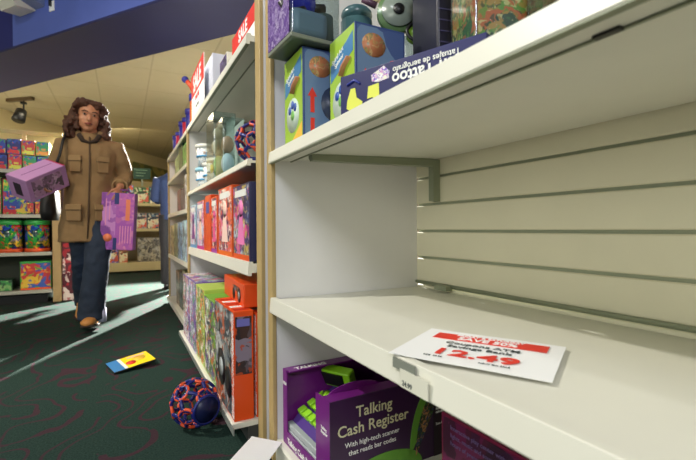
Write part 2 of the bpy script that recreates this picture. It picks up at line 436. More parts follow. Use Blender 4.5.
# ------------------------------------------------------------------ price card on the bare shelf
pc = thing('price_card', 'white price card with a red band reading SAVE 50% lying on the bare shelf', 'sign', (.397, .609, .5278), 0)
# card corners: far-left origin, x along its long edge
ang = math.atan2(-.87, .49); pc.rotation_euler = (0, 0, ang)
pc.location = (.401, .604, .5262)
L, W = .255, .203
def bent(mb, x0, x1, y0, y1, z, th, m, n=14):
    bm = mb.bm; T = []; Bt = []
    def zz(x, y): return z+.003*max(0, 1-(x/.12))**2+.0015*math.sin(min(1, x/L)*PI)
    for i in range(n+1):
        x = x0+(x1-x0)*i/n
        T.append([bm.verts.new((x, y, zz(x, y)+th)) for y in (y0, y1)]); Bt.append([bm.verts.new((x, y, zz(x, y))) for y in (y0, y1)])
    fs = []
    for i in range(n):
        fs.append(bm.faces.new((T[i][0], T[i+1][0], T[i+1][1], T[i][1]))); fs.append(bm.faces.new((Bt[i][0], Bt[i][1], Bt[i+1][1], Bt[i+1][0])))
        for k in (0, 1): fs.append(bm.faces.new((T[i][k], Bt[i][k], Bt[i+1][k], T[i+1][k])))
    fs.append(bm.faces.new((T[0][0], T[0][1], Bt[0][1], Bt[0][0]))); fs.append(bm.faces.new((T[n][0], T[n][1], Bt[n][1], Bt[n][0])))
    bmesh.ops.recalc_face_normals(bm, faces=fs); mb._fin(fs, m, False)
b = MB(); bent(b, 0, L, 0, W, 0, .0006, PAPER); CARD = b.build('card', pc)

# ------------------------------------------------------------------ carton builder
def carton(name, label, cat, size, loc, rz=0, body=None, front=None, side=None, band=None, group=None, tilt=None, bev=.002, top=None):
    """size = (x, y, z); local origin at the min corner of x,y when rz=0.
       front = artwork of the aisle face (-X), side = artwork of the near end (-Y)"""
    t = thing(name, label, cat, loc, rz, group)
    if tilt: t.rotation_euler = tilt
    X, Y, Z = size; e = .0007
    b = MB(); b.box(0, X, 0, Y, 0, Z, body, bev); b.build('carton', t)
    if front or side or top:
        b = MB(); mg = min(.006, .06*min(Y, Z))
        if front: b.box(-e, 0, mg, Y-mg, mg, Z-mg, front)
        if side: b.box(mg, X-mg, -e, 0, mg, Z-mg, side)
        if top: b.box(mg, X-mg, mg, Y-mg, Z, Z+e, top)
        b.build('printed_art', t)
    if band:
        b = MB()
        for (z0, z1, m) in band:
            b.box(-2*e, 0, .004, Y-.004, z0*Z, z1*Z, m); b.box(.004, X-.004, -2*e, 0, z0*Z, z1*Z, m)
        b.build('colour_band', t)
    return t
b = MB(); b.box(.026, .231, .139, .18, .0026, .0032, RED); b.build('red_band', pc)
S_ = Matrix.Translation((0, 0, .0037))
lettering([('FRIDAY & SATURDAY', .013, .128, .168, 'CENTER', .012), ('SAVE 50%', .026, .128, .144, 'CENTER', .02)], PAPER, pc, S_)
lettering([('Coupons ATM', .0175, .102, .1100, 'CENTER', .012), ('Savings Bank', .0175, .102, .0890, 'CENTER', .012)], DARKTXT, pc, S_ @ Matrix.Diagonal((1.25, 1, 1, 1)))
lettering([('12.49', .048, .094, .040, 'CENTER', .022)], RED, pc, S_ @ Matrix.Diagonal((1.38, 1, 1, 1)))
lettering([('REG  24.99', .007, .07, .022, 'CENTER', 0), ('NOW ON SALE', .007, .17, .022, 'CENTER', 0)], DARKTXT, pc, S_)

# ------------------------------------------------------------------ talking cash register box (near bay, base deck)
cr = thing('cash_register_box', 'purple open-fronted Talking Cash Register box at the oak-edged panel', 'box', (.457, .956, .0705), R(2.6))
X, Y, Z = .395, .314, .232; w_ = .004
b = MB()
b.box(0, X, 0, w_, 0, Z, PURPD)                                   # near end (printed)
b.box(0, X, Y-w_, Y, 0, Z, PURP)                                  # far end
b.box(0, X, w_, Y-w_, 0, w_, PURP); b.box(X-w_, X, w_, Y-w_, w_, Z, PURPD)
b.box(0, w_, Y-.030, Y-w_, w_, Z, PURP); b.box(0, w_, w_, .082, w_, Z, PURP); b.box(0, w_, .082, Y-.030, w_, .042, PURP)
b.box(w_, X-w_, Y-.045, Y-w_, Z-w_, Z, PURP)                       # top strips
b.box(w_, X-w_, w_, .05, Z-w_, Z, PURP)
b.box(X*.62, X-w_, .05, Y-.045, Z-w_, Z, PURPD)
b.build('carton', cr)
# curved raised purple flap on the near top edge
b = MB(); pts = [(.02+.17*i/12, Z+.0+.022*math.sin(PI*i/12)**.6) for i in range(13)]
b.prism([(p[0], p[1]-.003) for p in pts]+[(.19, Z-.004), (.02, Z-.004)], 'y', .05, .054, PURP); b.build('top_flap', cr)
b = MB(); gp = mat('print_green', (96, 150, 50), .4)
import_pts = [(.205+.085*math.cos(a), .105+.095*math.sin(a)) for a in [PI*.62+PI*.38*0+i*0 for i in range(1)]]
def ell(cx, cz, rx, rz, a0, a1, n=20): return [(cx+rx*math.cos(a0+(a1-a0)*i/n), cz+rz*math.sin(a0+(a1-a0)*i/n)) for i in range(n+1)]
b.prism(ell(.345, .02, .09, .19, PI*.42, PI), 'y', -.0010, 0, gp)
b.prism(ell(.17, -.0, .13, .06, .05, PI-.05), 'y', -.0010, 0, gp)
b.prism(ell(.352, .02, .075, .165, PI*.42, PI), 'y', -.0016, -.001, art('register_photo', [(30, 50, 30), (60, 90, 40), (170, 120, 80), (40, 60, 90), (20, 30, 20)], 45, .4))
b.box(.345, X, -.0022, 0, 0.0, Z-.004, mat('print_black_panel', (30, 14, 30), .4))
b.build('printed_art', cr)
Mn = sheet((0, -.0012, 0), (1, 0, 0), (0, 0, 1))
GLD = mat('print_cream', (208, 204, 165), .5)
lettering([('Talking', .041, .135, .178, 'CENTER', .008), ('Cash Register', .041, .135, .136, 'CENTER', .008)], GLD, cr, Mn)
lettering([('With high-tech scanner', .0185, .13, .105, 'CENTER', .0), ('that reads bar codes', .0185, .13, .083, 'CENTER', .0)], WTXT, cr, Mn)
Mn2 = sheet((0, -.0024, 0), (1, 0, 0), (0, 0, 1))
lettering([('Pretend play\nfor young\nshopkeepers', .010, .352, .19, 'LEFT', 0), ('Real working\ncalculator', .010, .352, .135, 'LEFT', 0), ('Scan & count', .010, .352, .09, 'LEFT', 0)], WTXT, cr, Mn2)
Ms = sheet((-.0008, .314, 0), (0, -1, 0), (0, 0, 1))
lettering([('Talking Cash Register', .024, .035, .010, 'LEFT', .02)], WTXT, cr, Ms)
lettering([('Talking\nRegister', .011, .0135+.25, .15, 'LEFT', .02), ('KIDS', .013, .002, .185, 'LEFT', .02)], WTXT, cr, Ms)
lettering([('TALKING', .026, .03, Y-.036, 'LEFT', .03)], WTXT, cr, Matrix.Translation((0, 0, Z+.0006)))
# the toy till inside the box
reg = thing('toy_cash_register', 'toy till with lime keys and grey drawer inside the purple box', 'toy', (.468, 1.042, .0755), R(2.6))
b = MB(); b.prism([(.0, 0), (.0, .05), (.03, .078), (.17, .145), (.22, .145), (.22, 0)], 'y', .0, .215, mat('till_purple', (78, 50, 130), .4)); b.build('body', reg)
b = MB(); b.box(-.006, .018, -.004, .219, .042, .060, GREYP, .003); b.build('drawer_top', reg)
b = MB(); b.box(-.008, .0, -.004, .219, .004, .040, GREYP, .003); b.build('drawer', reg)
sl = math.atan2(.065, .14)
for i in range(3):
    for j in range(5):
        b = MB(); b.box(-.013, .013, -.013, .013, 0, .020, LIME, .003, M=Matrix.Translation((.042+i*.033, .048+j*.036, .084+i*.0158)) @ Matrix.Rotation(-sl, 4, 'Y'))
        b.build('key', reg)
b = MB(); b.tube([(.11, .17, .135), (.09, .13, .140), (.08, .10, .132)], [.016, .015, .013], LIME, 12); b.build('scanner', reg)
b = MB(); Mx = Matrix.Translation((.17, .19, .165)) @ Matrix.Rotation(R(26), 4, 'Z') @ Matrix.Rotation(R(-20), 4, 'Y')
b.box(-.018, .018, -.055, .055, -.016, .044, LIME, .005, M=Mx); b.build('display', reg)
b = MB(); b.box(-.021, -.017, -.030, .055, -.008, .036, BLACK, M=Mx); b.build('screen', reg)
b = MB(); b.tube([(.18, .19, .12), (.175, .19, .16)], .014, LIME, 8); b.build('neck', reg)

mb_ = carton('toy_box', 'dark magenta printed toy box, mostly hidden under the bare shelf front', 'box', (.32, .33, .262), (.625, .40, .0705), 0,
             mat('box_magenta', (120, 16, 60), .35), art('magenta_art', [(60, 8, 36), (84, 12, 50), (44, 8, 36), (100, 20, 70), (50, 14, 50)], 9, .35), art('magenta_art', [], 9))
lettering([('Interactive play center with', .0135, .03, .235, 'LEFT', 0), ('lights, music and sounds for', .0135, .03, .218, 'LEFT', 0), ('hours of pretend shopping', .0135, .03, .201, 'LEFT', 0)],
          mat('print_lilac', (110, 90, 140), .5), mb_, sheet((-.0012, .33, 0), (0, -1, 0), (0, 0, 1)))
# white card slipping off the deck
wc = thing('blank_card', 'blank white card tipped over the front corner of the base deck', 'card', (.355, 1.320, .084))
b = MB(); b.box(0, .10, -.19, 0, 0, .001, PAPER, M=Matrix.Rotation(R(8), 4, 'Y') @ Matrix.Rotation(R(-37), 4, 'Z')); b.build('card', wc)

# ------------------------------------------------------------------ upper shelf, near bay
SK = [(60, 90, 145), (76, 104, 150), (50, 66, 118), (110, 136, 168), (66, 84, 134)]
spin_blue = art('spin_blue', SK, 7, .35, soft=True)
spin_green = mat('spin_green', (160, 196, 60), .35)
def spin_box(loc, rz, label, size=(.146, .145, .255)):
    X, Y, Z = size
    t = carton('game_box', label, 'box', size, loc, rz, mat('game_blue', (56, 76, 128), .35), None, spin_blue, group='matching game boxes')
    b = MB(); e = .0009
    b.box(-e, 0, .003, Y-.003, .003, Z-.003, spin_green)
    b.prism([(.008, .188), (Y-.008, .142), (Y-.008, .188), (.008, .236)], 'x', -.0014, -e, mat('title_blue', (70, 130, 180), .4))
    b.prism([(.005, .005), (Y*.6, .005), (.005, .05)], 'x', -.0014, -e, mat('corner_yellow', (240, 190, 60), .4))
    b.tube([(-.0010, Y*.45, .14), (-.0010, Y*.35, .16), (-.001, .02, .175)], .014, mat('photo_skin', (205, 140, 100), .5), 8, flat=.1)
    # toy picture: pale disc with blue arcs
    b.disc((-e, Y*.52, .08), .05, (-1, 0, 0), .0008, mat('picture_pale', (205, 222, 205), .4))
    for (dy, dz) in ((-.02, .02), (.022, .018), (0, .03)): b.disc((-.0017, Y*.52+dy, .08+dz), .012, (-1, 0, 0), .0006, mat('picture_blue', (50, 90, 180), .4))
    b.disc((-.0017, Y*.52, .08), .014, (-1, 0, 0), .0006, mat('picture_green', (120, 190, 90), .4))
    b.build('front_art', t)
    b = MB()
    b.loft([((X*.36, -.0009, .205), .034, .03, (1, 0, 0), (0, 0, 1)), ((X*.36, -.0016, .205), .034, .03, (1, 0, 0), (0, 0, 1))], art('fruit_photo', [(170, 150, 90), (190, 120, 80), (120, 130, 90), (200, 160, 110)], 30, .4))
    b.prism([(.022, .075), (.034, .075), (.034, .12), (.042, .12), (.028, .145), (.014, .12), (.022, .12)], 'y', -.0016, -.0008, RED)
    b.prism([(.022, .06), (.034, .06), (.034, .02), (.022, .02)], 'y', -.0016, -.0008, RED)
    b.loft([((X*.66, -.0009, .105), .042, .05, (1, 0, 0), (0, 0, 1)), ((X*.66, -.0016, .105), .042, .05, (1, 0, 0), (0, 0, 1))], mat('picture_dark', (40, 52, 80), .4))
    b.loft([((X*.8, -.0009, .165), .022, .012, (1, 0, 0), (0, 0, 1)), ((X*.8, -.0016, .165), .022, .012, (1, 0, 0), (0, 0, 1))], RED)
    b.loft([((X*.7, -.0009, .03), .038, .018, (1, 0, 0), (0, 0, 1)), ((X*.7, -.0016, .03), .038, .018, (1, 0, 0), (0, 0, 1))], mat('picture_grey', (120, 130, 140), .4))
    b.build('side_art', t)
    lettering([('Spiral Art', .0175, .078, .166, 'LEFT', .02), ('Spinner', .0175, .088, .149, 'LEFT', .02)], WTXT, t, sheet((-.0016, Y, .004), (0, -1, .34), (0, 0.34, 1)))
    return t
spin_box((.44, 1.077, .992), 0, 'tall green-fronted game box beneath the clear purple package')
spin_box((.50, .889, .992), R(-1), 'green-fronted game box standing behind the navy tattoo kit box')
# navy tattoo kit, upside down
dx, dy = .553-.43, .523-.832; LT = math.hypot(dx, dy)
tk = thing('tattoo_kit_box', 'long navy airbrush tattoo kit box lying upside down at the shelf front', 'box', (.43, .832, .992), math.atan2(dy, dx))
b = MB(); b.box(0, LT, 0, .05, 0, .088, NAVY, .0015); b.build('carton', tk)
# its front face is local -Y
b = MB(); Y_ = mat('print_yellow', (222, 226, 90), .4)
def flatpoly(mb, pts, m, d=.0008): mb.prism(pts, 'y', -d, 0, m)
flatpoly(b, [(.02, .03), (.03, .055), (.042, .055), (.046, .034), (.062, .022), (.058, .008), (.044, .014), (.03, .006), (.018, .014)], Y_)
flatpoly(b, [(.075, .025), (.078, .05), (.105, .052), (.106, .028), (.098, .018), (.088, .026)], Y_)
flatpoly(b, [(.088, .058), (.086, .072), (.118, .084), (.132, .07), (.13, .056), (.105, .054)], art('tattoo_pic', [(200, 120, 190), (240, 240, 240), (120, 90, 190), (230, 230, 210)], 60))
b.tube([(.02, -.0004, .065), (.04, -.0004, .072), (.055, -.0004, .062)], .003, mat('print_midblue', (50, 60, 150), .4), 6)
b.prism(ell(.31, -.01, .09, .075, .3, PI-.3), 'y', -.0009, 0, mat('print_skyblue', (120, 180, 230), .4))
b.build('printed_art', tk)
Mt = sheet((0, -.0012, 0), (-1, 0, 0), (0, 0, -1))
lettering([('Airbrush Tattoo', .034, -.138, -.061, 'RIGHT', .02), ('Tatuajes de aerógrafo', .0165, -.140, -.074, 'RIGHT', .01)], WTXT, tk, sheet((0, -.0012, 0), (-1, 0, 0), (0, 0, -1)))

def clamshell(name, label, size, loc, rz, card, builder, group=None, cat='toy package'):
    X, Y, Z = size
    t = thing(name, label, cat, loc, rz, group)
    b = MB(); b.box(0, X, 0, Y, 0, Z, CLEAR, .006); b.build('clear_shell', t)
    b = MB(); b.box(X-.006, X-.004, .004, Y-.004, .004, Z-.004, card); b.build('backing_card', t)
    builder(t, X, Y, Z); return t
# purple-sided clear package with a dome toy on the first game box
pk = thing('toy_package', 'clear package with purple side card and blue domed robot on top shelf', 'toy package', (.395, 1.045, 1.252), R(3))
b = MB(); b.box(0, .15, 0, .17, 0, .2, CLEAR, .008); b.build('clear_shell', pk)
b = MB(); b.box(-.001, .151, -.001, .171, 0, .012, mat('tray_smoke', (130, 135, 120), .3), .003); b.build('tray', pk)
b = MB(); b.box(-.0015, -.0005, .01, .165, .012, .185, art('purple_card', [(96, 60, 140), (140, 116, 172), (84, 44, 124), (170, 156, 190)], 40)); b.build('side_card', pk)
b = MB(); b.box(.008, .118, .006, .14, .013, .09, mat('toy_pale_blue', (120, 145, 165), .45), .02); b.tube([(.118, .045, .015), (.118, .045, .095)], [.032, .03], mat('toy_greygreen', (70, 90, 90), .45), 14); b.build('robot_body', pk)
b = MB(); b.ball((.055, .07, .13), (.05, .05, .05), mat('dome_blue', (20, 40, 190), .12)); b.build('dome', pk)
b = MB(); b.tube([(.0, .06, .12), (.02, .06, .09), (.05, .02, .085)], .014, BLACK, 8); b.tube([(.09, .06, .12), (.13, .06, .13)], .014, BLACK, 8); b.build('arm', pk)
# items to the right of it
rp = thing('toy_package', 'rounded grey clear pack between domed robot and green disc', 'toy package', (.605, 1.11, .993), R(-3))
b = MB(); b.box(0, .1, 0, .12, 0, .27, mat('pack_slate', (72, 86, 104), .4), .01); b.build('carton', rp)
b = MB(); b.tube([(.05, .05, .27), (.05, .05, .40)], [.045, .05], mat('pack_bluegreen', (66, 100, 104), .3), 16); b.ball((.05, .05, .42), (.05, .05, .03), mat('pack_bluegreen', (66, 100, 104), .3)); b.build('toy_drum', rp)
# green disc toy on its clear stand
dk = thing('disc_toy', 'round green disc toy on a stand behind the second game box', 'toy', (.715, 1.02, .996), R(-28))
b = MB(); b.box(-.05, .05, -.03, .05, 0, .30, CLEAR, .005); b.build('clear_stand', dk)
b = MB(); b.disc((0, -.02, .362), .060, (0, -1, .1), .02, mat('disc_green', (92, 120, 78), .3), 28); b.build('rim', dk)
b = MB(); b.disc((0, -.042, .364), .048, (0, -1, .1), .006, mat('disc_grey', (130, 140, 130), .25), 28); b.disc((0, -.05, .365), .016, (0, -1, .1), .004, BLACK); b.build('face', dk)
b = MB(); b.disc((.052, -.03, .295), .03, (0, -1, .3), .02, mat('lens_lime', (120, 160, 50), .25), 20); b.ring((.052, -.052, .30), .03, (0, -1, .3), .005, BLACK); b.build('lens', dk)
b = MB(); b.tube([(-.10, 0, .42), (-.06, 0, .40)], .01, mat('wand_purple', (90, 60, 80), .4), 8); b.build('wand', dk)
# dark ribbed package
bk = thing('toy_package', 'black and dark green ribbed package behind the navy box', 'toy package', (.66, .775, .997), R(-12))
b = MB(); b.box(0, .17, 0, .14, 0, .40, mat('pack_black', (22, 20, 40), .4), .006); b.build('carton', bk)
b = MB()
for k in range(9): b.box(.004, .166, -.0016, 0, .16+k*.026, .163+k*.026, mat('rib_line', (70, 66, 100), .4))
b.box(.05, .095, -.0012, 0, .19, .4, mat('stripe_green', (28, 62, 40), .4)); b.box(.02, .15, -.0014, 0, .02, .14, mat('window_green', (20, 44, 24), .25)); b.build('printed_art', bk)
# plant-like green and orange cards in clear packs
def blist(loc, rz, size, label, card, inner, fig):
    def bd(t, X, Y, Z):
        b = MB(); b.box(.004, .0055, .004, Y-.004, .004, Z-.004, card); b.box(.01, X-.01, .004, .0055, .004, Z-.004, card); b.build('printed_card', t)
        b = MB(); b.box(.01, X-.02, .012, Y-.02, .02, .05, inner, .004); b.box(.02, X-.03, .02, Y-.03, .10, .125, inner, .004); b.ball((X*.4, Y*.5, .075), (.03, .04, .03), fig); b.build('toy_parts', t)
    return clamshell('toy_package', label, size, loc, rz, card, bd)
GA = art('garden_art', [(60, 110, 50), (200, 150, 70), (240, 220, 150), (110, 160, 60), (220, 110, 60), (40, 70, 40)], 26)
blist((.60, .60, .997), R(-24), (.12, .14, .36), 'clear pack with orange and green garden card above the navy box', GA, mat('tray_brown', (120, 84, 76), .5), mat('leaf_dark', (40, 70, 34), .5))
GB = art('moss_art', [(40, 60, 36), (70, 84, 50), (130, 90, 84), (30, 40, 30), (90, 110, 60)], 36)
blist((.62, .40, .997), R(-24), (.14, .16, .30), 'mossy green clear pack with pinkish trays near the shelf front', GB, mat('tray_pink', (150, 112, 104), .5), mat('leaf_mid', (70, 96, 50), .5))
blist((.60, .20, .997), R(-20), (.14, .16, .26), 'mossy green clear pack nearest the camera on the upper shelf', GB, mat('tray_pink', (150, 112, 104), .5), mat('leaf_mid', (70, 96, 50), .5))

# ------------------------------------------------------------------ lattice balls
def icosa():
    p = (1+5**.5)/2
    V = [Vector(v).normalized() for v in [(-1, p, 0), (1, p, 0), (-1, -p, 0), (1, -p, 0), (0, -1, p), (0, 1, p), (0, -1, -p), (0, 1, -p), (p, 0, -1), (p, 0, 1), (-p, 0, -1), (-p, 0, 1)]]
    Fc = []
    for i in range(12):
        for j in range(i+1, 12):
            for k in range(j+1, 12):
                if all((V[a]-V[b_]).length < 1.1 for a, b_ in ((i, j), (j, k), (i, k))): Fc.append((V[i]+V[j]+V[k]).normalized())
    return V, Fc
def lattice_ball(label, loc, r, rot, c1, c2, cap=False):
    t = thing('lattice_ball', label, 'ball', loc, rot=rot)
    V, Fc = icosa(); C = Vector((0, 0, r)); C = Vector((0, 0, 0))
    b = MB(); k = r*.93
    for v in V: b.ring(v*k*.94, r*.30, v, r*.068, c1, 18, 6)
    b.build('pentagon_rings', t)
    b = MB()
    for v in Fc: b.ring(v*k*.92, r*.35, v, r*.068, c2, 18, 6)
    b.build('hexagon_rings', t)
    return t
OB = mat('ball_blue', (24, 34, 110), .3); OO = mat('ball_orange', (226, 84, 44), .35)
lb = lattice_ball('blue and orange lattice ball lying on the green carpet', (.232, 1.665, .093), .090, (.5, .3, .2), OO, OB)
b = MB(); dn = Vector((.35, -.9, -.05)); b.disc(dn.normalized()*.074, .047, dn, .014, mat('disc_navy', (18, 26, 70), .4), 28); b.ring(dn.normalized()*.084, .05, dn, .006, OB, 28)
o = b.build('display_cap', lb); o.rotation_euler = Euler((.5, .3, .2)).to_matrix().inverted().to_euler()
lattice_ball('orange and blue lattice ball on the upper shelf of the second bay', (.462, 1.605, 1.079), .086, (.1, .5, 1.2), OO, OB)

# booklet on the carpet
bo = thing('toy_card', 'yellow toy card with blue end lying propped on the green carpet', 'card', (-.045, 2.47, .012), R(18))
b = MB(); b.box(0, .21, 0, .16, 0, .008, mat('card_edge', (30, 30, 30), .6), .001); b.build('card', bo)
b = MB(); b.box(.06, .208, .002, .158, .008, .009, mat('card_yellow', (250, 222, 20), .45)); b.box(.002, .06, .002, .158, .008, .009, mat('card_blue', (60, 130, 190), .45))
b.box(.055, .07, .002, .158, .009, .0095, WTXT); b.disc((.10, .06, .009), .025, (0, 0, 1), .001, RED); b.disc((.15, .09, .009), .032, (0, 0, 1), .001, mat('card_gold', (240, 190, 60), .45)); b.box(.10, .19, .125, .14, .009, .0098, mat('card_pink', (235, 170, 180), .45)); b.build('printed_art', bo)
bo.rotation_euler = (R(4), R(-7), R(16)); bo.location = (-.045, 2.46, .004)

# ------------------------------------------------------------------ second bay stock
A1 = art('truck_grey', [(70, 76, 84), (120, 128, 136), (40, 44, 50), (190, 190, 190), (150, 150, 140), (200, 90, 40)], 15)
A2 = art('truck_dark', [(60, 40, 40), (90, 80, 90), (180, 70, 30), (130, 120, 140), (40, 36, 44)], 16)
TB = mat('truck_orange', (226, 78, 22), .35)
WS = art('checker_print', [(240, 240, 240), (226, 78, 22)], 60)
def truck_box(label, loc, size=(.070, .33, .385), rz=0):
    t = carton('truck_box', label, 'box', size, loc, rz, TB, A1, None, group='orange truck boxes on the base deck')
    X, Y, Z = size; b = MB()
    b.box(X*.08, X*.9, -.0012, 0, Z*.42, Z*.95, A2); b.box(X*.15, X*.8, -.0018, -.001, Z*.86, Z*.93, mat('title_violet', (110, 110, 190), .4)); b.build('end_art', t)
    b = MB(); b.box(-.0014, 0, .0, .028, .01, Z-.01, WS); b.build('side_strip', t)
    b = MB(); b.disc((-.0008, Y*.62, Z*.36), .07, (-1, 0, 0), .0012, BLACK, 20); b.disc((-.0018, Y*.62, Z*.36), .035, (-1, 0, 0), .001, GREYP, 16); b.disc((-.0008, Y*.25, Z*.30), .055, (-1, 0, 0), .0012, BLACK, 20); b.build('truck_print', t)
    b = MB(); 
    for k in range(5): b.box(.008, X-.008, .02+k*.06, .05+k*.06, Z, Z+.001, WTXT if k % 2 else mat('top_red', (190, 40, 20), .4))
    b.build('top_art', t)
    return t
truck_box('tall orange truck box nearest the oak-edged post on the base deck', (.336, 1.475, .0705))
truck_box('orange truck box directly behind the nearest one on the base deck', (.415, 1.475, .0705), (.07, .33, .37))
ob = carton('truck_box', 'orange box lying flat across the tops of the truck boxes', 'box', (.16, .40, .085), (.385, 1.52, .457), R(-2), TB, TB, TB)
b = MB(); b.disc((-.0008, .08, .035), .028, (-1, 0, 0), .0015, BLACK, 18); b.disc((-.002, .08, .035), .014, (-1, 0, 0), .001, GREYP); b.disc((-.0008, .18, .03), .022, (-1, 0, 0), .0015, BLACK, 18); b.box(-.0016, 0, .08, .2, .045, .065, A2); b.build('truck_print', ob)
pal = [[(120, 170, 60), (230, 230, 220), (90, 60, 140), (200, 120, 60), (60, 90, 60)], [(180, 200, 90), (110, 150, 60), (230, 120, 60), (240, 240, 230), (90, 110, 80)],
       [(110, 80, 160), (230, 230, 240), (80, 160, 120), (200, 90, 120), (150, 130, 190)], [(120, 90, 170), (90, 130, 90), (230, 220, 230), (200, 60, 60), (240, 240, 240)]]
y = 1.83
labs = ['mottled green and grey toy box behind the nearest truck box', 'lime and orange toy box in the middle of the deck row', 'lilac topped toy box on the second bay deck', 'purple and white toy box at the far end of the deck row']
for i, (dy_, hh) in enumerate(((.28, .36), (.27, .38), (.26, .385), (.27, .385))):
    a = art('deck_art_%d' % i, pal[i], 20+i)
    bd = mat('deck_body_%d' % i, pal[i][0], .4)
    carton('toy_box', labs[i], 'box', (.17, dy_-.006, hh), (.342, y, .0705), 0, bd, a, bd, top=a if i > 1 else None); y += dy_
# middle shelf: doll boxes, z = .627 ; y from near to far
pinks = [(236, 120, 60), (250, 235, 225), (90, 50, 80), (236, 96, 40), (60, 60, 80), (230, 120, 160)]
darks = [(40, 50, 96), (60, 80, 140), (230, 70, 150), (200, 180, 90), (90, 40, 90), (30, 36, 60), (190, 200, 210)]
MID = [('navy doll box with pink and yellow figures beside the oak-edged post', (.10, .255, .285), 1.475, darks, (40, 44, 84)),
       ('orange-edged doll box with a pink rainbow picture window', (.085, .29, .30), 1.745, pinks, (232, 90, 26)),
       ('narrow orange and white doll box in mid shelf', (.10, .15, .275), 2.06, pinks[::-1], (232, 100, 40)),
       ('solid orange slim box standing in mid shelf', (.10, .16, .295), 2.235, [(226, 84, 24), (232, 96, 34), (214, 70, 30)], (226, 78, 22)),
       ('orange edged lilac doll box far along the mid shelf', (.10, .26, .28), 2.42, [(230, 140, 180), (190, 200, 230), (120, 60, 110), (240, 230, 240)], (232, 104, 60)),
       ('pale blue trimmed doll box at the far end of mid shelf', (.10, .26, .27), 2.705, [(150, 200, 220), (240, 190, 210), (90, 60, 110), (240, 240, 250)], (150, 190, 210))]
for i, (lab, sz, y0, pl, bd) in enumerate(MID):
    a = art('doll_art_%d' % i, pl, 22, .3)
    bm_ = mat('doll_body_%d' % i, bd, .35)
    t = carton('doll_box', lab, 'box', sz, (.398, y0, .6275), 0, bm_, a, bm_)
    if i != 3:
        b = MB(); X, Y, Z = sz
        b.box(-.0016, 0, .0, .012, 0, Z, bm_); b.box(-.0016, 0, .012, Y, 0, .02, mat('band_%d' % i, [(230, 90, 30), (236, 110, 30), (160, 60, 160), (0, 0, 0), (200, 60, 140), (90, 150, 200)][i], .4))
        fig = mat('figure_%d' % i, [(240, 130, 190), (250, 214, 200), (230, 90, 150), (0, 0, 0), (240, 200, 180), (120, 60, 130)][i], .5)
        b.disc((-.0010, Y*.5, Z*.68), Y*.13, (-1, 0, 0), .001, fig, 14); b.prism([(Y*.42, Z*.6), (Y*.58, Z*.6), (Y*.72, Z*.2), (Y*.3, Z*.2)], 'x', -.002, -.0008, fig)
        b.box(-.0022, -.0008, Y*.2, Y*.85, Z*.84, Z*.93, WTXT)
        b.build('figure_print', t)
    else:
        b = MB(); b.box(-.0016, 0, .04, .12, .2, .26, mat('badge_blue', (70, 90, 170), .4)); b.build('badge_print', t)
carton('doll_box', 'dark orange box pushed behind the mid shelf row', 'box', (.15, .5, .27), (.52, 1.6, .6275), 0, mat('back_row', (150, 60, 40), .4))
# upper shelf stock: cups and clear packs
def cup(label, x, y, z, r, hh, m1, m2):
    t = thing('baby_cup', label, 'cup', (x, y, z), group='printed baby cups on the upper shelf')
    b = MB(); b.loft([((0, 0, 0), r*.85, r*.85), ((0, 0, hh*.5), r*.82, r*.82), ((0, 0, hh), r, r)], m1, 18); b.build('body', t)
    b = MB(); b.loft([((0, 0, hh), r*1.06, r*1.06), ((0, 0, hh+.022), r*1.04, r*1.04), ((0, 0, hh+.03), r*.6, r*.6)], m2, 18); b.build('lid', t)
    b = MB(); b.ring((0, 0, hh*.55), r*.9, (0, 0, 1), .006, mat('cup_blue', (70, 150, 200), .4)); b.build('band', t)
CU = art('cup_print', [(235, 238, 236), (110, 150, 180), (240, 240, 240), (150, 120, 100), (210, 220, 225)], 30)
WL = mat('lid_white', (226, 226, 218), .4)
cup('printed baby cup stacked on the farthest lower cup', .47, 2.78, 1.138, .06, .115, CU, WL)
cup('printed baby cup at the far end of the upper shelf', .47, 2.80, .993, .06, .115, CU, mat('lid_blue', (150, 200, 220), .4))
cup('printed baby cup in front of the stacked pair', .47, 2.56, .993, .055, .115, CU, WL)
cup('printed baby cup nearest the clear bear pack', .46, 2.40, .993, .05, .115, CU, WL)
def plush(t, X, Y, Z):
    m = mat('plush_cream', (214, 200, 176), .9, bump=.4, bscale=120)
    b = MB(); c_ = (X*.45, Y*.5)
    b.ball((c_[0], c_[1], .07), (.035, .045, .06), mat('plush_green', (150, 190, 110), .8)); b.build('toy_base', t)
    b = MB(); b.ball((c_[0], c_[1], .17), (.035, .04, .05), m); b.ball((c_[0], c_[1], .24), .034, m); b.ball((c_[0], c_[1]-.03, .27), .014, m); b.ball((c_[0], c_[1]+.03, .27), .014, m)
    b.ball((c_[0]-.02, c_[1]-.04, .18), (.014, .014, .03), m); b.ball((c_[0]-.02, c_[1]+.04, .18), (.014, .014, .03), m); b.build('bear', t)
    b = MB(); b.disc((c_[0]-.036, c_[1], .06), .02, (-1, 0, 0), .01, mat('yellow_knob', (220, 210, 60), .5)); b.build('knob', t)
clamshell('toy_package', 'tall clear pack holding a cream bear on the second bay shelf', (.11, .20, .33), (.395, 2.12, .993), 0, mat('card_pale', (206, 214, 206), .5), plush)
def soft(t, X, Y, Z):
    b = MB(); b.ball((X*.4, Y*.5, .06), (.03, .04, .05), mat('toy_bluewhite', (180, 205, 215), .5)); b.ball((X*.4, Y*.5, .15), (.03, .035, .04), mat('toy_tan', (170, 140, 110), .6)); b.build('toy_figures', t)
clamshell('toy_package', 'clear pack of pale figures beside the bear pack', (.10, .18, .26), (.40, 1.93, .993), 0, mat('card_pale', (206, 214, 206), .5), soft)
clamshell('toy_package', 'tall clear blister behind the orange lattice ball', (.12, .20, .37), (.56, 1.70, .993), 0, mat('card_sky', (170, 200, 205), .5), soft)
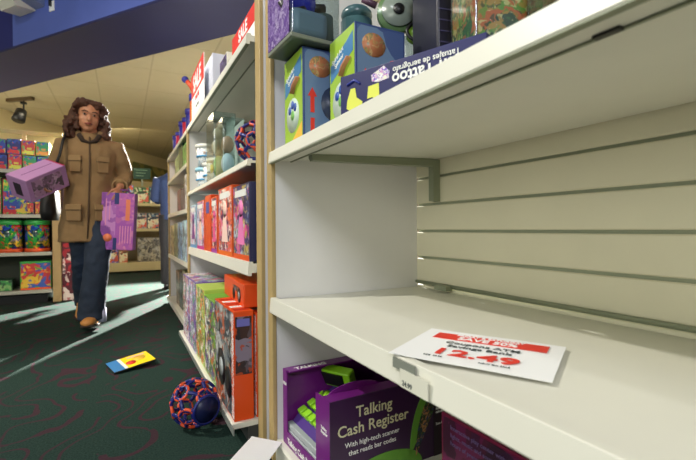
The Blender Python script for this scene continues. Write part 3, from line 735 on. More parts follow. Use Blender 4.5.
clamshell('toy_package', 'clear blister standing against the oak-edged post', (.12, .20, .36), (.56, 1.50, .993), 0, mat('card_grey', (120, 130, 124), .5), soft)
carton('toy_box', 'white box behind the printed cups', 'box', (.15, .3, .22), (.58, 2.5, .993), 0, mat('box_offwhite', (210, 208, 200), .5))
# top shelf: sale cards and boxes
def sale(label, loc, wd, ht, txt):
    t = thing('sale_sign', label, 'sign', loc)
    b = MB(); b.box(0, .004, 0, wd, 0, ht, PAPER); b.build('card', t)
    b = MB(); b.box(-.0012, 0, 0, wd, ht*.48, ht, RED); b.build('red_panel', t)
    lettering([(txt, ht*.52, wd/2, ht*.55, 'CENTER', .03)], PAPER, t, sheet((-.0016, wd, 0), (0, -1, 0), (0, 0, 1)))
    lettering([('SAVE 50%', ht*.13, wd/2, ht*.32, 'CENTER', .02)], RED, t, sheet((-.0006, wd, 0), (0, -1, 0), (0, 0, 1)))
    lettering([('on all toys', ht*.10, wd/2, ht*.14, 'CENTER', 0)], DARKTXT, t, sheet((-.0006, wd, 0), (0, -1, 0), (0, 0, 1)))
sale('tall red and white SALE sign on the far top shelf', (.392, 2.36, 1.433), .45, .265, 'SALE')
sale('red SALE sign touching the oak-edged post on the top shelf', (.425, 1.475, 1.433), .36, .125, 'SALE')
carton('toy_box', 'plain pale lilac box behind the far SALE sign', 'box', (.20, .62, .23), (.42, 2.26, 1.433), 0, mat('box_lilac_white', (204, 206, 222), .5))
px_ = carton('toy_box', 'white box with dark purple picture on the top shelf', 'box', (.10, .16, .13), (.43, 1.97, 1.433), 0, mat('box_cream', (214, 210, 196), .5), art('purple_pic', [(60, 40, 90), (110, 80, 150), (30, 26, 50)], 20))

# ------------------------------------------------------------------ third bay stock (books and tubes)
def row(name, cat, x, ys, z, specs, group):
    yy = ys
    for (lab, w0, hh, colr, dep) in specs:
        t = carton(name, lab, cat, (dep, w0-.004, hh), (x, yy, z), 0, mat('bk_%s_%d' % (name, int(yy*1000+z*10)), colr, .45), art('bka_%d' % int(yy*1000+z*10), [colr, tuple(min(255, v+50) for v in colr), tuple(int(v*.6) for v in colr)], 12), None, group=group)
        yy += w0
row('picture_book', 'book', .41, 3.12, .501, [('lilac picture book nearest on the third bay shelf', .14, .29, (190, 170, 200), .2), ('pale blue picture book on the third bay shelf', .26, .31, (160, 200, 220), .2),
    ('sky blue wide picture book on the third bay shelf', .30, .30, (120, 170, 210), .2), ('sage green picture book on the third bay shelf', .3, .29, (130, 150, 110), .2), ('faded yellow picture book farthest on that shelf', .3, .28, (190, 180, 130), .2)], 'picture books on the third bay')
row('tall_book', 'book', .43, 3.14, .0705, [('tan upright book nearest on the third bay deck', .10, .33, (200, 170, 130), .2), ('dark brown upright book on the third bay deck', .12, .32, (90, 60, 50), .2), ('cream upright book on the third bay deck', .16, .33, (220, 210, 180), .2),
    ('olive upright book on the third bay deck', .2, .34, (110, 110, 70), .2), ('black upright book on the third bay deck', .2, .31, (40, 40, 40), .2), ('brown wide book on the third bay deck', .25, .30, (130, 100, 70), .2)], 'books on the third bay deck')
row('small_box', 'box', .42, 3.14, .895, [('red small box nearest on the third bay middle shelf', .14, .2, (150, 40, 60), .15), ('white small box on the third bay middle shelf', .14, .26, (230, 226, 220), .15), ('dark purple small box on the third bay middle shelf', .25, .17, (60, 40, 70), .15), ('maroon small box on the third bay middle shelf', .25, .18, (110, 30, 50), .15)], 'small boxes on the third bay')
row('green_pack', 'pack', .42, 3.3, 1.221, [('bright green pack on the third bay high shelf', .22, .17, (90, 170, 60), .15), ('dark green pack on the third bay high shelf', .25, .2, (40, 80, 40), .15), ('pale green pack on the third bay high shelf', .3, .15, (150, 180, 130), .15)], 'green packs on the third bay')
for i, (yy, hh, cc, lab) in enumerate(((3.14, .24, (230, 110, 30), 'orange toy tube nearest on the third bay top'), (3.36, .19, (40, 50, 140), 'tall blue toy tube on the third bay top'), (3.56, .17, (200, 40, 60), 'red toy tube on the third bay top'), (3.78, .19, (50, 50, 150), 'blue toy tube behind the red one'), (4.02, .15, (190, 40, 70), 'crimson toy tube on the third bay top'), (4.28, .17, (60, 60, 160), 'farthest blue toy tube on the third bay top'))):
    t = thing('toy_tube', lab, 'toy', (.46, yy, 1.456)); m1 = mat('tube_%d' % i, cc, .4)
    b = MB(); b.tube([(0, 0, 0), (0, 0, hh*.8)], .035, m1, 12); b.build('tube', t)
    b = MB(); b.tube([(0, 0, hh*.8), (0, 0, hh)], [.042, .04], mat('tube_cap', (50, 50, 140), .4), 12); b.build('cap', t)
    if i == 0:
        b = MB(); b.tube([(0, 0, hh), (-.02, .01, hh+.06), (-.05, .03, hh+.1)], [.014, .02, .016], OO, 8); b.ball((-.06, .035, hh+.11), .024, mat('tube_cap', (0, 0, 0))); b.build('handle', t)

# ------------------------------------------------------------------ left-hand display
ld = thing('display_shelving', 'oak-ended display shelving at the left, filled with bright toys', 'shelving', (-.645, 5.28, 0))
OAKM = mat('oak_panel', (176, 146, 98), .55, var=.15, vscale=8)
b = MB(); b.box(0, .075, 0, .45, .0, 1.40, OAKM, .004); b.build('end_panel', ld)
b = MB(); b.box(-1.7, 0, .44, .46, .08, 1.55, mat('display_back', (70, 74, 60), .7)); b.build('back_panel', ld)
for z in (.115, .50, .885, 1.335):
    b = MB(); b.box(-1.7, -.002, .0, .44, z, z+.022, mat('display_board', (168, 166, 150), .5), .003); b.box(-1.7, -.002, -.008, .0, z-.012, z+.022, mat('display_lip', (180, 178, 164), .4)); b.build('board', ld)
b = MB(); b.box(-1.65, -.05, .05, .40, 0, .08, BLACK); b.build('plinth', ld)
b = MB(); b.box(-1.7, .05, .47, .49, 1.80, 1.845, mat('header_rail', (168, 150, 104), .6)); b.build('header_rail', ld)
for x in (-1.6, -.3):
    b = MB(); b.box(x-.02, x+.02, .46, .47, 0, 1.84, mat('header_rail', (0, 0, 0))); b.build('rail_post', ld)
brightp = [[(40, 80, 190), (60, 170, 70), (220, 50, 50), (30, 40, 120)], [(70, 180, 80), (230, 200, 60), (200, 40, 50), (40, 70, 170)], [(50, 90, 200), (220, 60, 60), (240, 160, 60), (40, 150, 90)],
           [(30, 60, 160), (90, 190, 90), (220, 220, 80), (210, 60, 60)]]
cols_ = [('royal blue', (44, 74, 180)), ('green', (60, 160, 70)), ('red', (200, 50, 50)), ('navy', (30, 40, 110)), ('sky blue', (80, 140, 210)), ('yellow-green', (150, 190, 70)), ('orange', (230, 120, 40)), ('dark blue', (30, 50, 140)), ('violet', (90, 60, 150)), ('lime', (120, 200, 60))]
cn = 0
places = ['nearest the oak end', 'second from the oak end', 'third from the oak end', 'fourth from the oak end', 'fifth from the oak end']
for r_ in range(2):
    for i in range(5):
        nm, cc = cols_[cn % 10]; cn += 1
        x1 = -.012-i*.118-(r_*.01)
        carton('puzzle_box', '%s puzzle box, %s row on the left display top' % (nm, 'lower' if r_ == 0 else 'upper'), 'box', (.112, .2, .145+.004*(i % 3)), (-.645+x1-.112, 5.31, 1.3585+r_*.154), 0,
               mat('puz_%d' % cn, cc, .4), None, art('puz_art_%d' % (cn % 4), brightp[cn % 4], 13), group='puzzle boxes on the left display')
big = [('red and green patchwork box on the second display board', (.20, .2, .36), -.42, .908), ('blue patchwork box beside the lilac carton', (.20, .2, .30), -.215, .908), ('tall red patchwork box at the frame edge', (.22, .2, .37), -.65, .908)]
for i, (lab, sz, x, z) in enumerate(big):
    carton('toy_box', lab, 'box', sz, (-.645+x, 5.38, z), 0, mat('pb_%d' % i, [(190, 50, 50), (50, 80, 170), (60, 140, 60)][i], .4), None, art('pb_art_%d' % i, brightp[(i+1) % 4], 12))
for i in range(3):
    carton('small_box', ['yellow and black small box next to the oak end', 'red and yellow small box on the second display board', 'dark small box with yellow stripe'][i], 'box', (.06, .08, .14-.01*i), (-.645-.075-i*.068, 5.289, .908), 0,
           mat('sb_%d' % i, [(40, 36, 30), (170, 40, 40), (40, 44, 90)][i], .4), None, art('sb_art', [(220, 190, 50), (40, 40, 40), (190, 50, 50)], 18), group='small boxes on the left display')
for i, (x, lab) in enumerate(((-.145, 'clear tub of building blocks with green lid next to the oak end'), (-.375, 'shiny block tub with green lid and orange base, middle one'), (-.61, 'block tub with green lid cut by the frame edge'))):
    t = thing('block_tub', lab, 'tub', (-.645+x, 5.43, .523))
    b = MB(); b.tube([(0, 0, 0), (0, 0, .03)], .108, mat('tub_base', (226, 90, 40), .35), 22); b.build('base', t)
    b = MB(); b.tube([(0, 0, .03), (0, 0, .24)], .102, art('tub_blocks', [(200, 50, 50), (50, 150, 60), (40, 70, 170), (230, 190, 60), (30, 60, 60)], 14, .12), 22); b.build('drum', t)
    b = MB(); b.tube([(0, 0, .24), (0, 0, .275), (0, 0, .285)], [.11, .11, .09], mat('tub_lid', (60, 170, 80), .3), 22); b.build('lid', t)
    t.scale = (1.04, 1.04, 1.16)
carton('toy_box', 'square green and orange blocks box low beside the oak end', 'box', (.26, .2, .29), (-.645-.275, 5.31, .138), 0, mat('lb0', (70, 150, 60), .4), None, art('lb_art', [(90, 170, 60), (230, 110, 50), (60, 90, 170), (230, 190, 60), (200, 60, 60)], 11), band=[(.93, 1, mat('lb_green', (60, 160, 70), .4)), (0, .07, mat('lb_or', (230, 90, 40), .4))])
carton('toy_box', 'flat dark green box low on the left display', 'box', (.34, .25, .11), (-.645-.68, 5.30, .138), R(4), mat('lb1', (50, 80, 60), .4), None, art('lb1_art', [(70, 150, 80), (40, 60, 50), (150, 190, 120)], 14))
carton('toy_box', 'added dark maroon carton on the red carton, covering the bright oak end', 'box', (.14, .40, .52), (-.565, 5.31, .7805), 0, mat('maroon_cover', (60, 26, 28), .5))  # added to cover the end panel where the back lamp overlights it
carton('toy_box', 'tall dark red toy carton standing against the oak end panel', 'box', (.15, .42, .78), (-.565, 5.30, .0), 0, mat('red_toy', (84, 24, 30), .5), None, art('red_toy_art', [(170, 40, 50), (60, 40, 50), (220, 200, 190), (90, 30, 40)], 10))

# ------------------------------------------------------------------ far display below the mural
fd = thing('display_shelving', 'far cream display shelving beyond the woman, under the mural', 'shelving', (0, 8.1, 0))
CB = mat('cream_board', (206, 190, 140), .55)
b = MB(); b.box(-.62, 1.6, .42, .45, 0, 1.62, mat('far_back', (150, 132, 90), .7)); b.build('back_panel', fd)
for z, th in ((.03, .15), (.71, .05), (1.15, .05)):
    b = MB(); b.box(-.6, 1.6, 0, .42, z+.0, z+th, CB, .006); b.build('board', fd)
for x in (-.62, 1.0):
    b = MB(); b.box(x-.02, x+.02, -.0, .42, 0, 1.6, CB, .004); b.build('end_panel', fd)
sp = [('orange picture box on the far top board', .24, .30, (220, 120, 60)), ('pale yellow picture box on the far top board', .2, .26, (220, 200, 120)), ('blue and orange picture box on the far top board', .26, .31, (60, 110, 170)), ('green picture box on the far top board', .24, .28, (90, 140, 70)), ('teal picture box behind the dark sleeved arm', .24, .3, (50, 110, 120))]
def frow(sp, x0, z, k, grp):
    x = x0
    for i, (lab, w0, hh, cc) in enumerate(sp):
        carton('toy_box', lab, 'box', (w0-.01, .15, hh), (x, 8.14, z), 0, mat('far_%s_%d' % (k, i), cc, .4), None, art('far_art_%s_%d' % (k, i), [cc, tuple(min(255, v+70) for v in cc), (210, 90, 60), (230, 220, 180), tuple(v//2 for v in cc)], 10), group=grp); x += w0
frow(sp, -.52, 1.2005, 'a', 'boxes on the far top board')
frow([('small purple box on the far middle board', .2, .28, (120, 70, 130)), ('brown picture box on the far middle board', .22, .22, (140, 90, 60)), ('red and cream box on the far middle board', .24, .26, (190, 80, 60)), ('silver grey box on the far middle board', .22, .27, (150, 150, 150)), ('dark teal box on the far middle board', .25, .27, (50, 80, 90))], -.5, .7605, 'b', 'boxes on the far middle board')
frow([('lilac box low on the far display', .2, .22, (130, 100, 170)), ('violet and blue box low on the far display', .24, .26, (90, 80, 160)), ('orange box low on the far display', .14, .2, (210, 120, 60)), ], -.5, .1805, 'c', 'boxes on the far bottom board')
carton('toy_box', 'large grey patterned box on the far bottom board', 'box', (.40, .2, .42), (.22, 8.14, .1805), 0, mat('sw', (120, 110, 90), .4), None, art('swirl', [(110, 104, 88), (170, 166, 150), (70, 66, 60), (190, 180, 150)], 20))
gs = thing('aisle_sign', 'small dark green sign standing above the far display', 'sign', (.17, 8.13, 1.5005))
b = MB(); b.box(0, .27, 0, .02, .12, .31, mat('sign_green', (24, 64, 46), .5), .003); b.build('board', gs)
b = MB(); b.box(.12, .15, .0, .015, 0, .12, METAL); b.build('stem', gs)
b = MB(); 
for k in range(3): b.box(.04, .22-.03*k, -.002, 0, .27-.05*k, .282-.05*k, mat('sign_line', (120, 150, 120), .5))
b.build('text_lines', gs)
gs.location.z = 1.50

# ------------------------------------------------------------------ people
def V3(*a): return Vector(a)
def hand_parts(mb, wrist, dirv, palmn, side, curl=.9, s=1.0):
    """palm + four bent fingers + thumb; dirv along the hand, palmn = palm normal (fingers curl to it), side = towards thumb"""
    d = Vector(dirv).normalized(); n = Vector(palmn).normalized(); n = (n-d*n.dot(d)).normalized(); sd = Vector(side); sd = (sd-d*sd.dot(d)-n*sd.dot(n)).normalized()
    w = Vector(wrist)
    mb.loft([(w-d*.02*s, .024*s, .02*s, sd, n), (w+d*.02*s, .03*s, .017*s, sd, n), (w+d*.06*s, .040*s, .015*s, sd, n), (w+d*.09*s, .040*s, .013*s, sd, n)], None, 12)
    for i, (off, ln) in enumerate(((.030, .072), (.010, .080), (-.010, .074), (-.029, .058))):
        p = w+d*.082*s+sd*off*s; pts = [p]; a = 0
        for k, f_ in enumerate((.45, .32, .27)):
            a += curl*(.5 if k == 0 else .85); dd = d*math.cos(a)+n*math.sin(a); p = p+dd*ln*f_*s; pts.append(p)
        mb.tube(pts, [.0092*s, .0088*s, .0078*s, .0062*s], None, 8)
    p0 = w+d*.025*s+sd*.026*s; t1 = (d*.6+sd*.7+n*.25).normalized(); t2 = (d*.75+sd*.15+n*.65).normalized()
    mb.tube([p0, p0+t1*.035*s, p0+t1*.035*s+t2*.03*s, p0+t1*.035*s+t2*.052*s], [.014*s, .0115*s, .0100*s, .008*s], None, 8)

def person(label, loc, rz, P):
    t = thing('person', label, 'person', loc, rz)
    hc = V3(*P['head']); tilt = Matrix.Translation(hc) @ Euler(P.get('head_rot', (0, 0, 0))).to_matrix().to_4x4() @ Matrix.Scale(P.get('headscale', 1), 4)
    b = MB()
    def hb(c, r): b.ball((0, 0, 0), r, None, 20, M=None) if False else bmesh.ops.create_uvsphere(b.bm, u_segments=20, v_segments=14, radius=1, matrix=tilt @ Matrix.Translation(c) @ Matrix.Diagonal((*r, 1)))
    hb((0, .012, .03), (.074, .092, .085)); hb((0, -.012, -.025), (.066, .07, .076)); hb((0, -.035, -.078), (.032, .035, .028))
    hb((.036, -.045, -.02), (.026, .028, .024)); hb((-.036, -.045, -.02), (.026, .028, .024))
    hb((0, -.088, -.012), (.0115, .016, .024)); hb((0, -.094, -.026), (.016, .014, .010)); hb((0, -.066, .03), (.05, .02, .014))
    hb((0, -.080, -.053), (.024, .012, .010)); hb((.076, .01, -.005), (.010, .018, .030)); hb((-.076, .01, -.005), (.010, .018, .030))
    nk = P['neck']
    b.tube([V3(*nk), V3(*nk)+(hc-V3(*nk))*.45, hc+V3(0, .02, -.04)], [.06, .052, .05], None, 14)
    # trunk
    b.loft([(V3(*c_), rx, ry) for c_, rx, ry in P['trunk']], None, 18)
    for L_ in ('legL', 'legR'):
        b.tube(P[L_], [.085, .075, .052, .048, .036], None, 12)
    for k in ('armL', 'armR'):
        b.tube(P[k], [.05, .045, .038, .035, .026], None, 12)
    for hnd in P['hands']: hand_parts(b, *hnd)
    skin = mat(P['skin'][0], P['skin'][1], .5)
    body = link('body', remeshed(b, .0065, 3, skin), t)
    b = MB()
    for s_ in (-1, 1):
        o = bmesh.ops.create_uvsphere(b.bm, u_segments=12, v_segments=8, radius=1, matrix=tilt @ Matrix.Translation((s_*.030, -.0745, .012)) @ Matrix.Diagonal((.0125, .008, .0050, 1)))
        b._fin({f for v in o['verts'] for f in v.link_faces}, mat('eye_white', (150, 132, 118), .5), True)
        o = bmesh.ops.create_uvsphere(b.bm, u_segments=10, v_segments=8, radius=1, matrix=tilt @ Matrix.Translation((s_*.030, -.0800, .012)) @ Matrix.Diagonal((.0062, .0035, .0062, 1)))
        b._fin({f for v in o['verts'] for f in v.link_faces}, mat('iris_dark', (24, 14, 10), .2), True)
    b.build('eyes', body)
    b = MB()
    for s_ in (-1, 1): b.tube([tilt @ V3(s_*.014, -.087, .030), tilt @ V3(s_*.032, -.084, .036), tilt @ V3(s_*.05, -.070, .030)], [.003, .004, .002], P['hairmat'], 6)
    b.build('eyebrows', body)
    b = MB(); b.tube([tilt @ V3(-.022, -.080, -.053), tilt @ V3(-.008, -.0915, -.050), tilt @ V3(.008, -.0915, -.050), tilt @ V3(.022, -.080, -.053)], [.003, .0065, .0065, .003], mat('lips', (130, 62, 56), .4), 8); b.build('lips', body)
    # hair
    b = MB(); rr = random.Random(3)
    for c_, r_ in P['hair']: 
        bmesh.ops.create_uvsphere(b.bm, u_segments=14, v_segments=10, radius=1, matrix=tilt @ Matrix.Translation(c_) @ Matrix.Diagonal((*r_, 1)))
    for (cx_, cy_, cz_, sx, sy, sz, n_) in P.get('curls', ()):
        for k in range(n_):
            g_ = lambda s: max(-1.7*s, min(1.7*s, rr.gauss(0, s)))
            p = V3(cx_+g_(sx), cy_+g_(sy), cz_+rr.uniform(-sz, sz)); q = rr.uniform(.012, .021)
            bmesh.ops.create_uvsphere(b.bm, u_segments=8, v_segments=6, radius=q, matrix=tilt @ Matrix.Translation(p))
    link('hair', remeshed(b, .006, 1, P['hairmat'], .018, .018), t)
    return t
def garment(name, parent, m, builder, voxel=.011, smooth=5, noise=.012, ns=.09):
    b = MB(); builder(b); return link(name, remeshed(b, voxel, smooth, m, noise, ns), parent)

HAIR = mat('hair_auburn', (84, 48, 28), .75, var=.5, vscale=60)
COAT = mat('coat_tan', (146, 115, 76), .85, bump=.25, bscale=220, var=.22, vscale=5)
JEAN = mat('jeans_blue', (42, 54, 74), .85, var=.3, vscale=14, bump=.3, bscale=120)
SHOE = mat('shoe_tan', (206, 140, 72), .6)
W = dict(headscale=1.04, head=(-.006, -.03, 1.585), head_rot=(R(6), R(6), R(8)), neck=(0, .01, 1.44),
    trunk=[((0, 0, .86), .12, .09), ((0, 0, .95), .14, .10), ((0, 0, 1.1), .115, .085), ((0, .0, 1.28), .145, .10), ((0, 0, 1.38), .15, .085), ((0, 0, 1.43), .08, .06)],
    legL=[(.075, 0, .90), (.06, -.04, .70), (.04, -.09, .50), (.015, -.07, .28), (.0, -.04, .11)],
    legR=[(-.075, 0, .90), (-.07, .04, .70), (-.07, .08, .52), (-.08, .24, .34), (-.085, .40, .17)],
    armL=[(.165, 0, 1.38), (.205, .03, 1.27), (.225, .05, 1.15), (.215, -.02, 1.11), (.195, -.09, 1.07)],
    armR=[(-.165, 0, 1.38), (-.21, .04, 1.26), (-.235, .06, 1.15), (-.24, -.03, 1.09), (-.225, -.12, 1.045)],
    hands=[((.192, -.10, 1.062), (-.1, -.35, -.75), (-.5, .5, -.2), (-.6, -.55, .1), 1.0, .98), ((-.222, -.13, 1.035), (-.35, -.8, -.25), (0, -.1, 1), (-.8, .3, .1), .55, .98)],
    skin=('skin_brown', (186, 128, 94)), hairmat=HAIR,
    hair=[((0, .03, .045), (.088, .092, .088)), ((-.085, .025, -.03), (.040, .05, .10)), ((.088, .025, -.03), (.042, .05, .10)), ((-.10, .02, -.10), (.042, .045, .06)), ((.105, .02, -.10), (.046, .045, .065)), ((0, .07, -.05), (.105, .05, .12)), ((.04, -.045, .095), (.045, .04, .022)), ((-.045, -.04, .09), (.04, .04, .024))],
    curls=[(-.10, .015, -.085, .020, .03, .07, 70), (.105, .015, -.085, .022, .03, .075, 80), (-.085, .0, .015, .010, .03, .06, 30), (.088, .0, .015, .010, .03, .06, 32), (0, .04, .10, .045, .035, .02, 30), (0, .085, -.08, .06, .02, .08, 40), (-.05, -.05, .085, .02, .012, .012, 10), (.055, -.045, .085, .02, .012, .012, 10)])
wm = person('woman in a tan coat and jeans walking with two toy boxes', (-.212, 3.72, 0), 0, W)
def coat(b):
    b.loft([((-.03, .01, .655), .186, .14), ((-.028, .01, .70), .184, .138), ((-.02, .01, .85), .172, .13), ((-.01, .0, 1.0), .165, .125), ((0, 0, 1.10), .158, .12), ((0, 0, 1.24), .172, .13), ((0, 0, 1.33), .186, .122), ((0, 0, 1.385), .160, .10), ((0, .005, 1.435), .12, .08), ((0, .005, 1.465), .07, .066)], None, 26)
    for s_, k in ((1, 'armL'), (-1, 'armR')):
        A = [V3(*p) for p in W[k]]
        b.tube([A[0]+V3(-s_*.05, 0, -.0), A[0], A[1], A[2], A[3], A[4]+V3(0, 0.015, .004)], [.056, .066, .066, .064, .056, .050], None, 16)
    b.tube([(-.07, -.045, 1.462), (-.075, .03, 1.475), (0, .075, 1.475), (.075, .03, 1.475), (.07, -.045, 1.462)], .022, None, 10)
co = garment('coat', wm, COAT, coat, .011, 4, .028, .11)
DK = mat('coat_seam', (84, 62, 42), .8); CL = mat('coat_flap', (150, 120, 80), .85)
b = MB(); b.tube([(-.015, -.122, .68), (-.006, -.128, .9), (.0, -.124, 1.1), (.004, -.134, 1.24), (.004, -.118, 1.36), (.002, -.085, 1.43)], .006, DK, 6); b.build('placket', co)
def flap(x, z, s_, w_=.085):
    y = -.125 if z > 1.15 else -.132
    b = MB(); Mx = Matrix.Translation((x, y, z)) @ Matrix.Rotation(s_*R(22), 4, 'Z')
    b.box(-w_/2, w_/2, -.006, .012, -.04, 0, CL, .004, M=Mx); b.box(-w_/2+.004, w_/2-.004, -.002, .014, -.12, -.03, COAT, .006, M=Mx); b.box(-w_/2-.002, w_/2+.002, -.0065, .01, -.043, -.040, DK, M=Mx); b.build('pocket_flap', co)
flap(-.088, 1.285, -1); flap(.09, 1.285, 1); flap(-.10, .93, -1, .11); flap(.085, .93, 1, .11)
b = MB(); b.ring((.196, -.085, 1.072), .052, (.2, .7, .1), .008, CL, 20); b.build('cuff', co)
b = MB(); b.tube([(-.065, -.075, 1.445), (-.04, -.10, 1.40), (0, -.112, 1.385), (.04, -.10, 1.40), (.065, -.075, 1.445)], [.018, .016, .008, .016, .018], mat('neck_band_dark', (52, 38, 28), .9), 8); b.build('neck_band', wm)  # dark brown band across the front of the neck
def jeans(b):
    A = [V3(*p) for p in W['legL']]; b.tube([A[0]+V3(0, 0, .03), A[1], A[2], A[3], A[4]+V3(0, 0, .03), A[4]+V3(0, 0, -.035)], [.105, .098, .083, .086, .092, .096], None, 16)
    A = [V3(*p) for p in W['legR']]; b.tube([A[0]+V3(0, 0, .03), A[1], A[2], A[3], A[4]+V3(0, 0, .0), A[4]+V3(0, .02, -.04)], [.09, .08, .068, .064, .064, .066], None, 16)
    b.loft([((0, 0, .83), .15, .11), ((0, 0, .95), .15, .11)], None, 16)
je = garment('jeans', wm, JEAN, jeans, .012, 5, .02, .06)
b = MB(); b.tube([(.068, -.07, .06), (.078, -.075, .16)], [.03, .02], mat('jean_patch', (190, 190, 220), .8), 8); b.build('pale_patch', je)
def shoe(M, nm):
    b = MB(); 
    b.loft([(M @ V3(0, .08, .045), .034, .045, M.to_3x3() @ V3(1, 0, 0), M.to_3x3() @ V3(0, 0, 1)), (M @ V3(0, .02, .05), .040, .05, M.to_3x3() @ V3(1, 0, 0), M.to_3x3() @ V3(0, 0, 1)), (M @ V3(0, -.06, .037), .045, .036, M.to_3x3() @ V3(1, 0, 0), M.to_3x3() @ V3(0, 0, 1)), (M @ V3(0, -.13, .030), .046, .028, M.to_3x3() @ V3(1, 0, 0), M.to_3x3() @ V3(0, 0, 1)), (M @ V3(0, -.165, .026), .028, .018, M.to_3x3() @ V3(1, 0, 0), M.to_3x3() @ V3(0, 0, 1))], SHOE, 16)
    s_ = b.build('shoe', wm)
    b = MB(); b.box(-.042, .042, -.16, .085, -.004, .014, mat('sole_dark', (50, 36, 24), .7), .006, M=M); b.build('sole', s_)
shoe(Matrix.Translation((.0, -.06, .03)) @ Matrix.Rotation(R(-9), 4, 'X') @ Matrix.Rotation(R(-8), 4, 'Z'), 'f')
shoe(Matrix.Translation((-.085, .40, .10)) @ Matrix.Rotation(R(32), 4, 'X'), 'r')
# shoulder bag
hb_ = thing('shoulder_bag', 'black bag hanging from a strap on the woman\'s shoulder', 'bag', (-.212-.27, 3.72+.15, .82))
b = MB(); b.loft([((0, 0, 0), .05, .11), ((0, 0, .06), .062, .13), ((0, 0, .2), .055, .12), ((0, 0, .25), .035, .09)], mat('bag_black', (22, 20, 20), .5), 18, sq=.7); b.build('bag_body', hb_)
b = MB(); b.tube([(.0, -.09, .2), (.045, -.22, .34), (.095, -.29, .46), (.11, -.262, .56), (.12, -.18, .635), (.115, -.11, .64), (.085, .0, .54), (.0, .08, .22)], .009, mat('bag_black', (0, 0, 0)), 8, flat=1.8); b.build('strap', hb_)
# lilac carton under her arm
l = V3(-.24, -.20, -.17); h_ = V3(.02, .095, -.14); w2 = l.cross(h_); 
if w2.x < 0: w2 = -w2
ex, ey, ez = w2.normalized(), l.normalized(), -h_.normalized()
Mc = Matrix((ex, ey, ez)).transposed().to_4x4()
LM = mat('carton_lilac', (214, 160, 214), .4); LM2 = mat('carton_lilac_deep', (176, 130, 178), .4)
lc = thing('toy_carton', 'pale lilac carton with red edge tucked under the woman\'s arm', 'box', (0, 0, 0))
Mc.translation = V3(-.475, 3.62, 1.250)+h_.normalized()*.16
lc.matrix_world = Mc; lc.rotation_mode = 'XYZ'
if Mc.determinant() < 0: print('LEFT HANDED')
b = MB(); b.box(0, .17, 0, .29, 0, .16, LM2, .003); b.build('carton', lc)
b = MB(); b.box(.004, .166, .01, .286, .16, .1612, LM); b.box(.082, .087, .03, .25, .1612, .1622, mat('carton_fold', (150, 96, 156), .5)); b.box(.002, .168, .001, .012, .1605, .162, mat('carton_red', (200, 40, 90), .4)); b.build('top_print', lc)
b = MB(); b.box(.05, .11, .29, .2912, .03, .12, mat('carton_window', (60, 50, 60), .3)); b.box(.17, .1712, .04, .26, .02, .14, art('lilac_photo', [(120, 90, 110), (170, 130, 160), (80, 70, 70), (190, 160, 180)], 16)); b.build('side_print', lc)
# purple box hanging from her other hand
pb = thing('toy_carton', 'tall purple carton hanging from the woman\'s hand', 'box', (-.212+.02+.045, 3.72-.10, .60), rot=(0, R(3), R(-14)))
b = MB(); b.box(0, .225, -.03, .06, 0, .425, mat('carton_purple', (158, 84, 172), .4), .004); b.build('carton', pb)
b = MB(); PK = mat('print_pink', (232, 150, 190), .4); 
b.box(.004, .10, -.0312, -.03, .004, .421, art('violet_print', [(150, 76, 170), (170, 90, 180), (130, 60, 150), (200, 130, 200)], 9))
b.box(.10, .221, -.0312, -.03, .004, .421, art('pink_print', [(196, 104, 176), (180, 90, 180), (220, 140, 180), (170, 84, 180)], 9))
b.box(.088, .118, -.0325, -.031, .34, .425, mat('print_navy', (30, 40, 110), .4)); b.box(.088, .112, -.0325, -.031, .0, .09, mat('print_navy', (0, 0, 0)))
b.box(.165, .195, -.0325, -.031, .22, .38, mat('print_orange', (240, 130, 90), .4)); b.disc((.05, -.031, .09), .03, (0, -1, 0), .0015, mat('print_orange', (0, 0, 0)))
for k in range(5): b.box(.13+.018*k, .136+.018*k, -.0325, -.031, .05, .18, PK)
b.box(.03, .036, -.0325, -.031, .18, .38, PK); b.box(.055, .061, -.0325, -.031, .22, .36, PK); b.build('printed_art', pb)
b = MB(); b.tube([(.10, .015, .425), (.11, .015, .452), (.17, .015, .452), (.18, .015, .425)], .006, PURP, 8); b.build('handle', pb)

# second shopper, half hidden behind the shelving run
Q = dict(head=(-.02, -.08, 1.60), head_rot=(R(18), 0, 0), neck=(0, 0, 1.42), trunk=W['trunk'],
    legL=[(.085, 0, .90), (.085, 0, .70), (.085, -.01, .50), (.09, 0, .28), (.09, .0, .11)], legR=[(-.085, 0, .90), (-.085, 0, .70), (-.09, -.01, .50), (-.1, 0, .28), (-.1, .0, .11)],
    armL=[(.165, 0, 1.38), (.2, -.02, 1.25), (.22, -.05, 1.13), (.19, -.15, 1.12), (.16, -.24, 1.12)], armR=[(-.165, 0, 1.38), (-.2, -.02, 1.25), (-.22, -.05, 1.13), (-.2, -.17, 1.08), (-.18, -.27, 1.05)],
    hands=[((.158, -.25, 1.12), (-.1, -1, 0), (-.3, 0, -1), (-1, 0, 0), .6, 1), ((-.178, -.28, 1.05), (.1, -1, 0), (.3, 0, -1), (1, 0, 0), .6, 1)],
    skin=('skin_brown', (0, 0, 0)), hairmat=mat('hair_black', (24, 20, 18), .5), hair=[((0, .03, .045), (.086, .09, .085)), ((0, .06, -.03), (.08, .05, .08))])
p2 = person('shopper in dark blue jacket and black trousers half hidden by far shelving', (.575, 5.72, 0), R(172), Q)
def jacket(b):
    b.loft([((0, 0, .86), .165, .13), ((0, 0, 1.0), .16, .125), ((0, 0, 1.2), .17, .13), ((0, 0, 1.34), .19, .12), ((0, 0, 1.40), .17, .09), ((0, 0, 1.46), .07, .066)], None, 22)
    for k in ('armL', 'armR'):
        A = [V3(*p) for p in Q[k]]; b.tube(A, [.072, .066, .062, .054, .046], None, 14)
garment('jacket', p2, mat('jacket_blue', (28, 46, 84), .8), jacket)
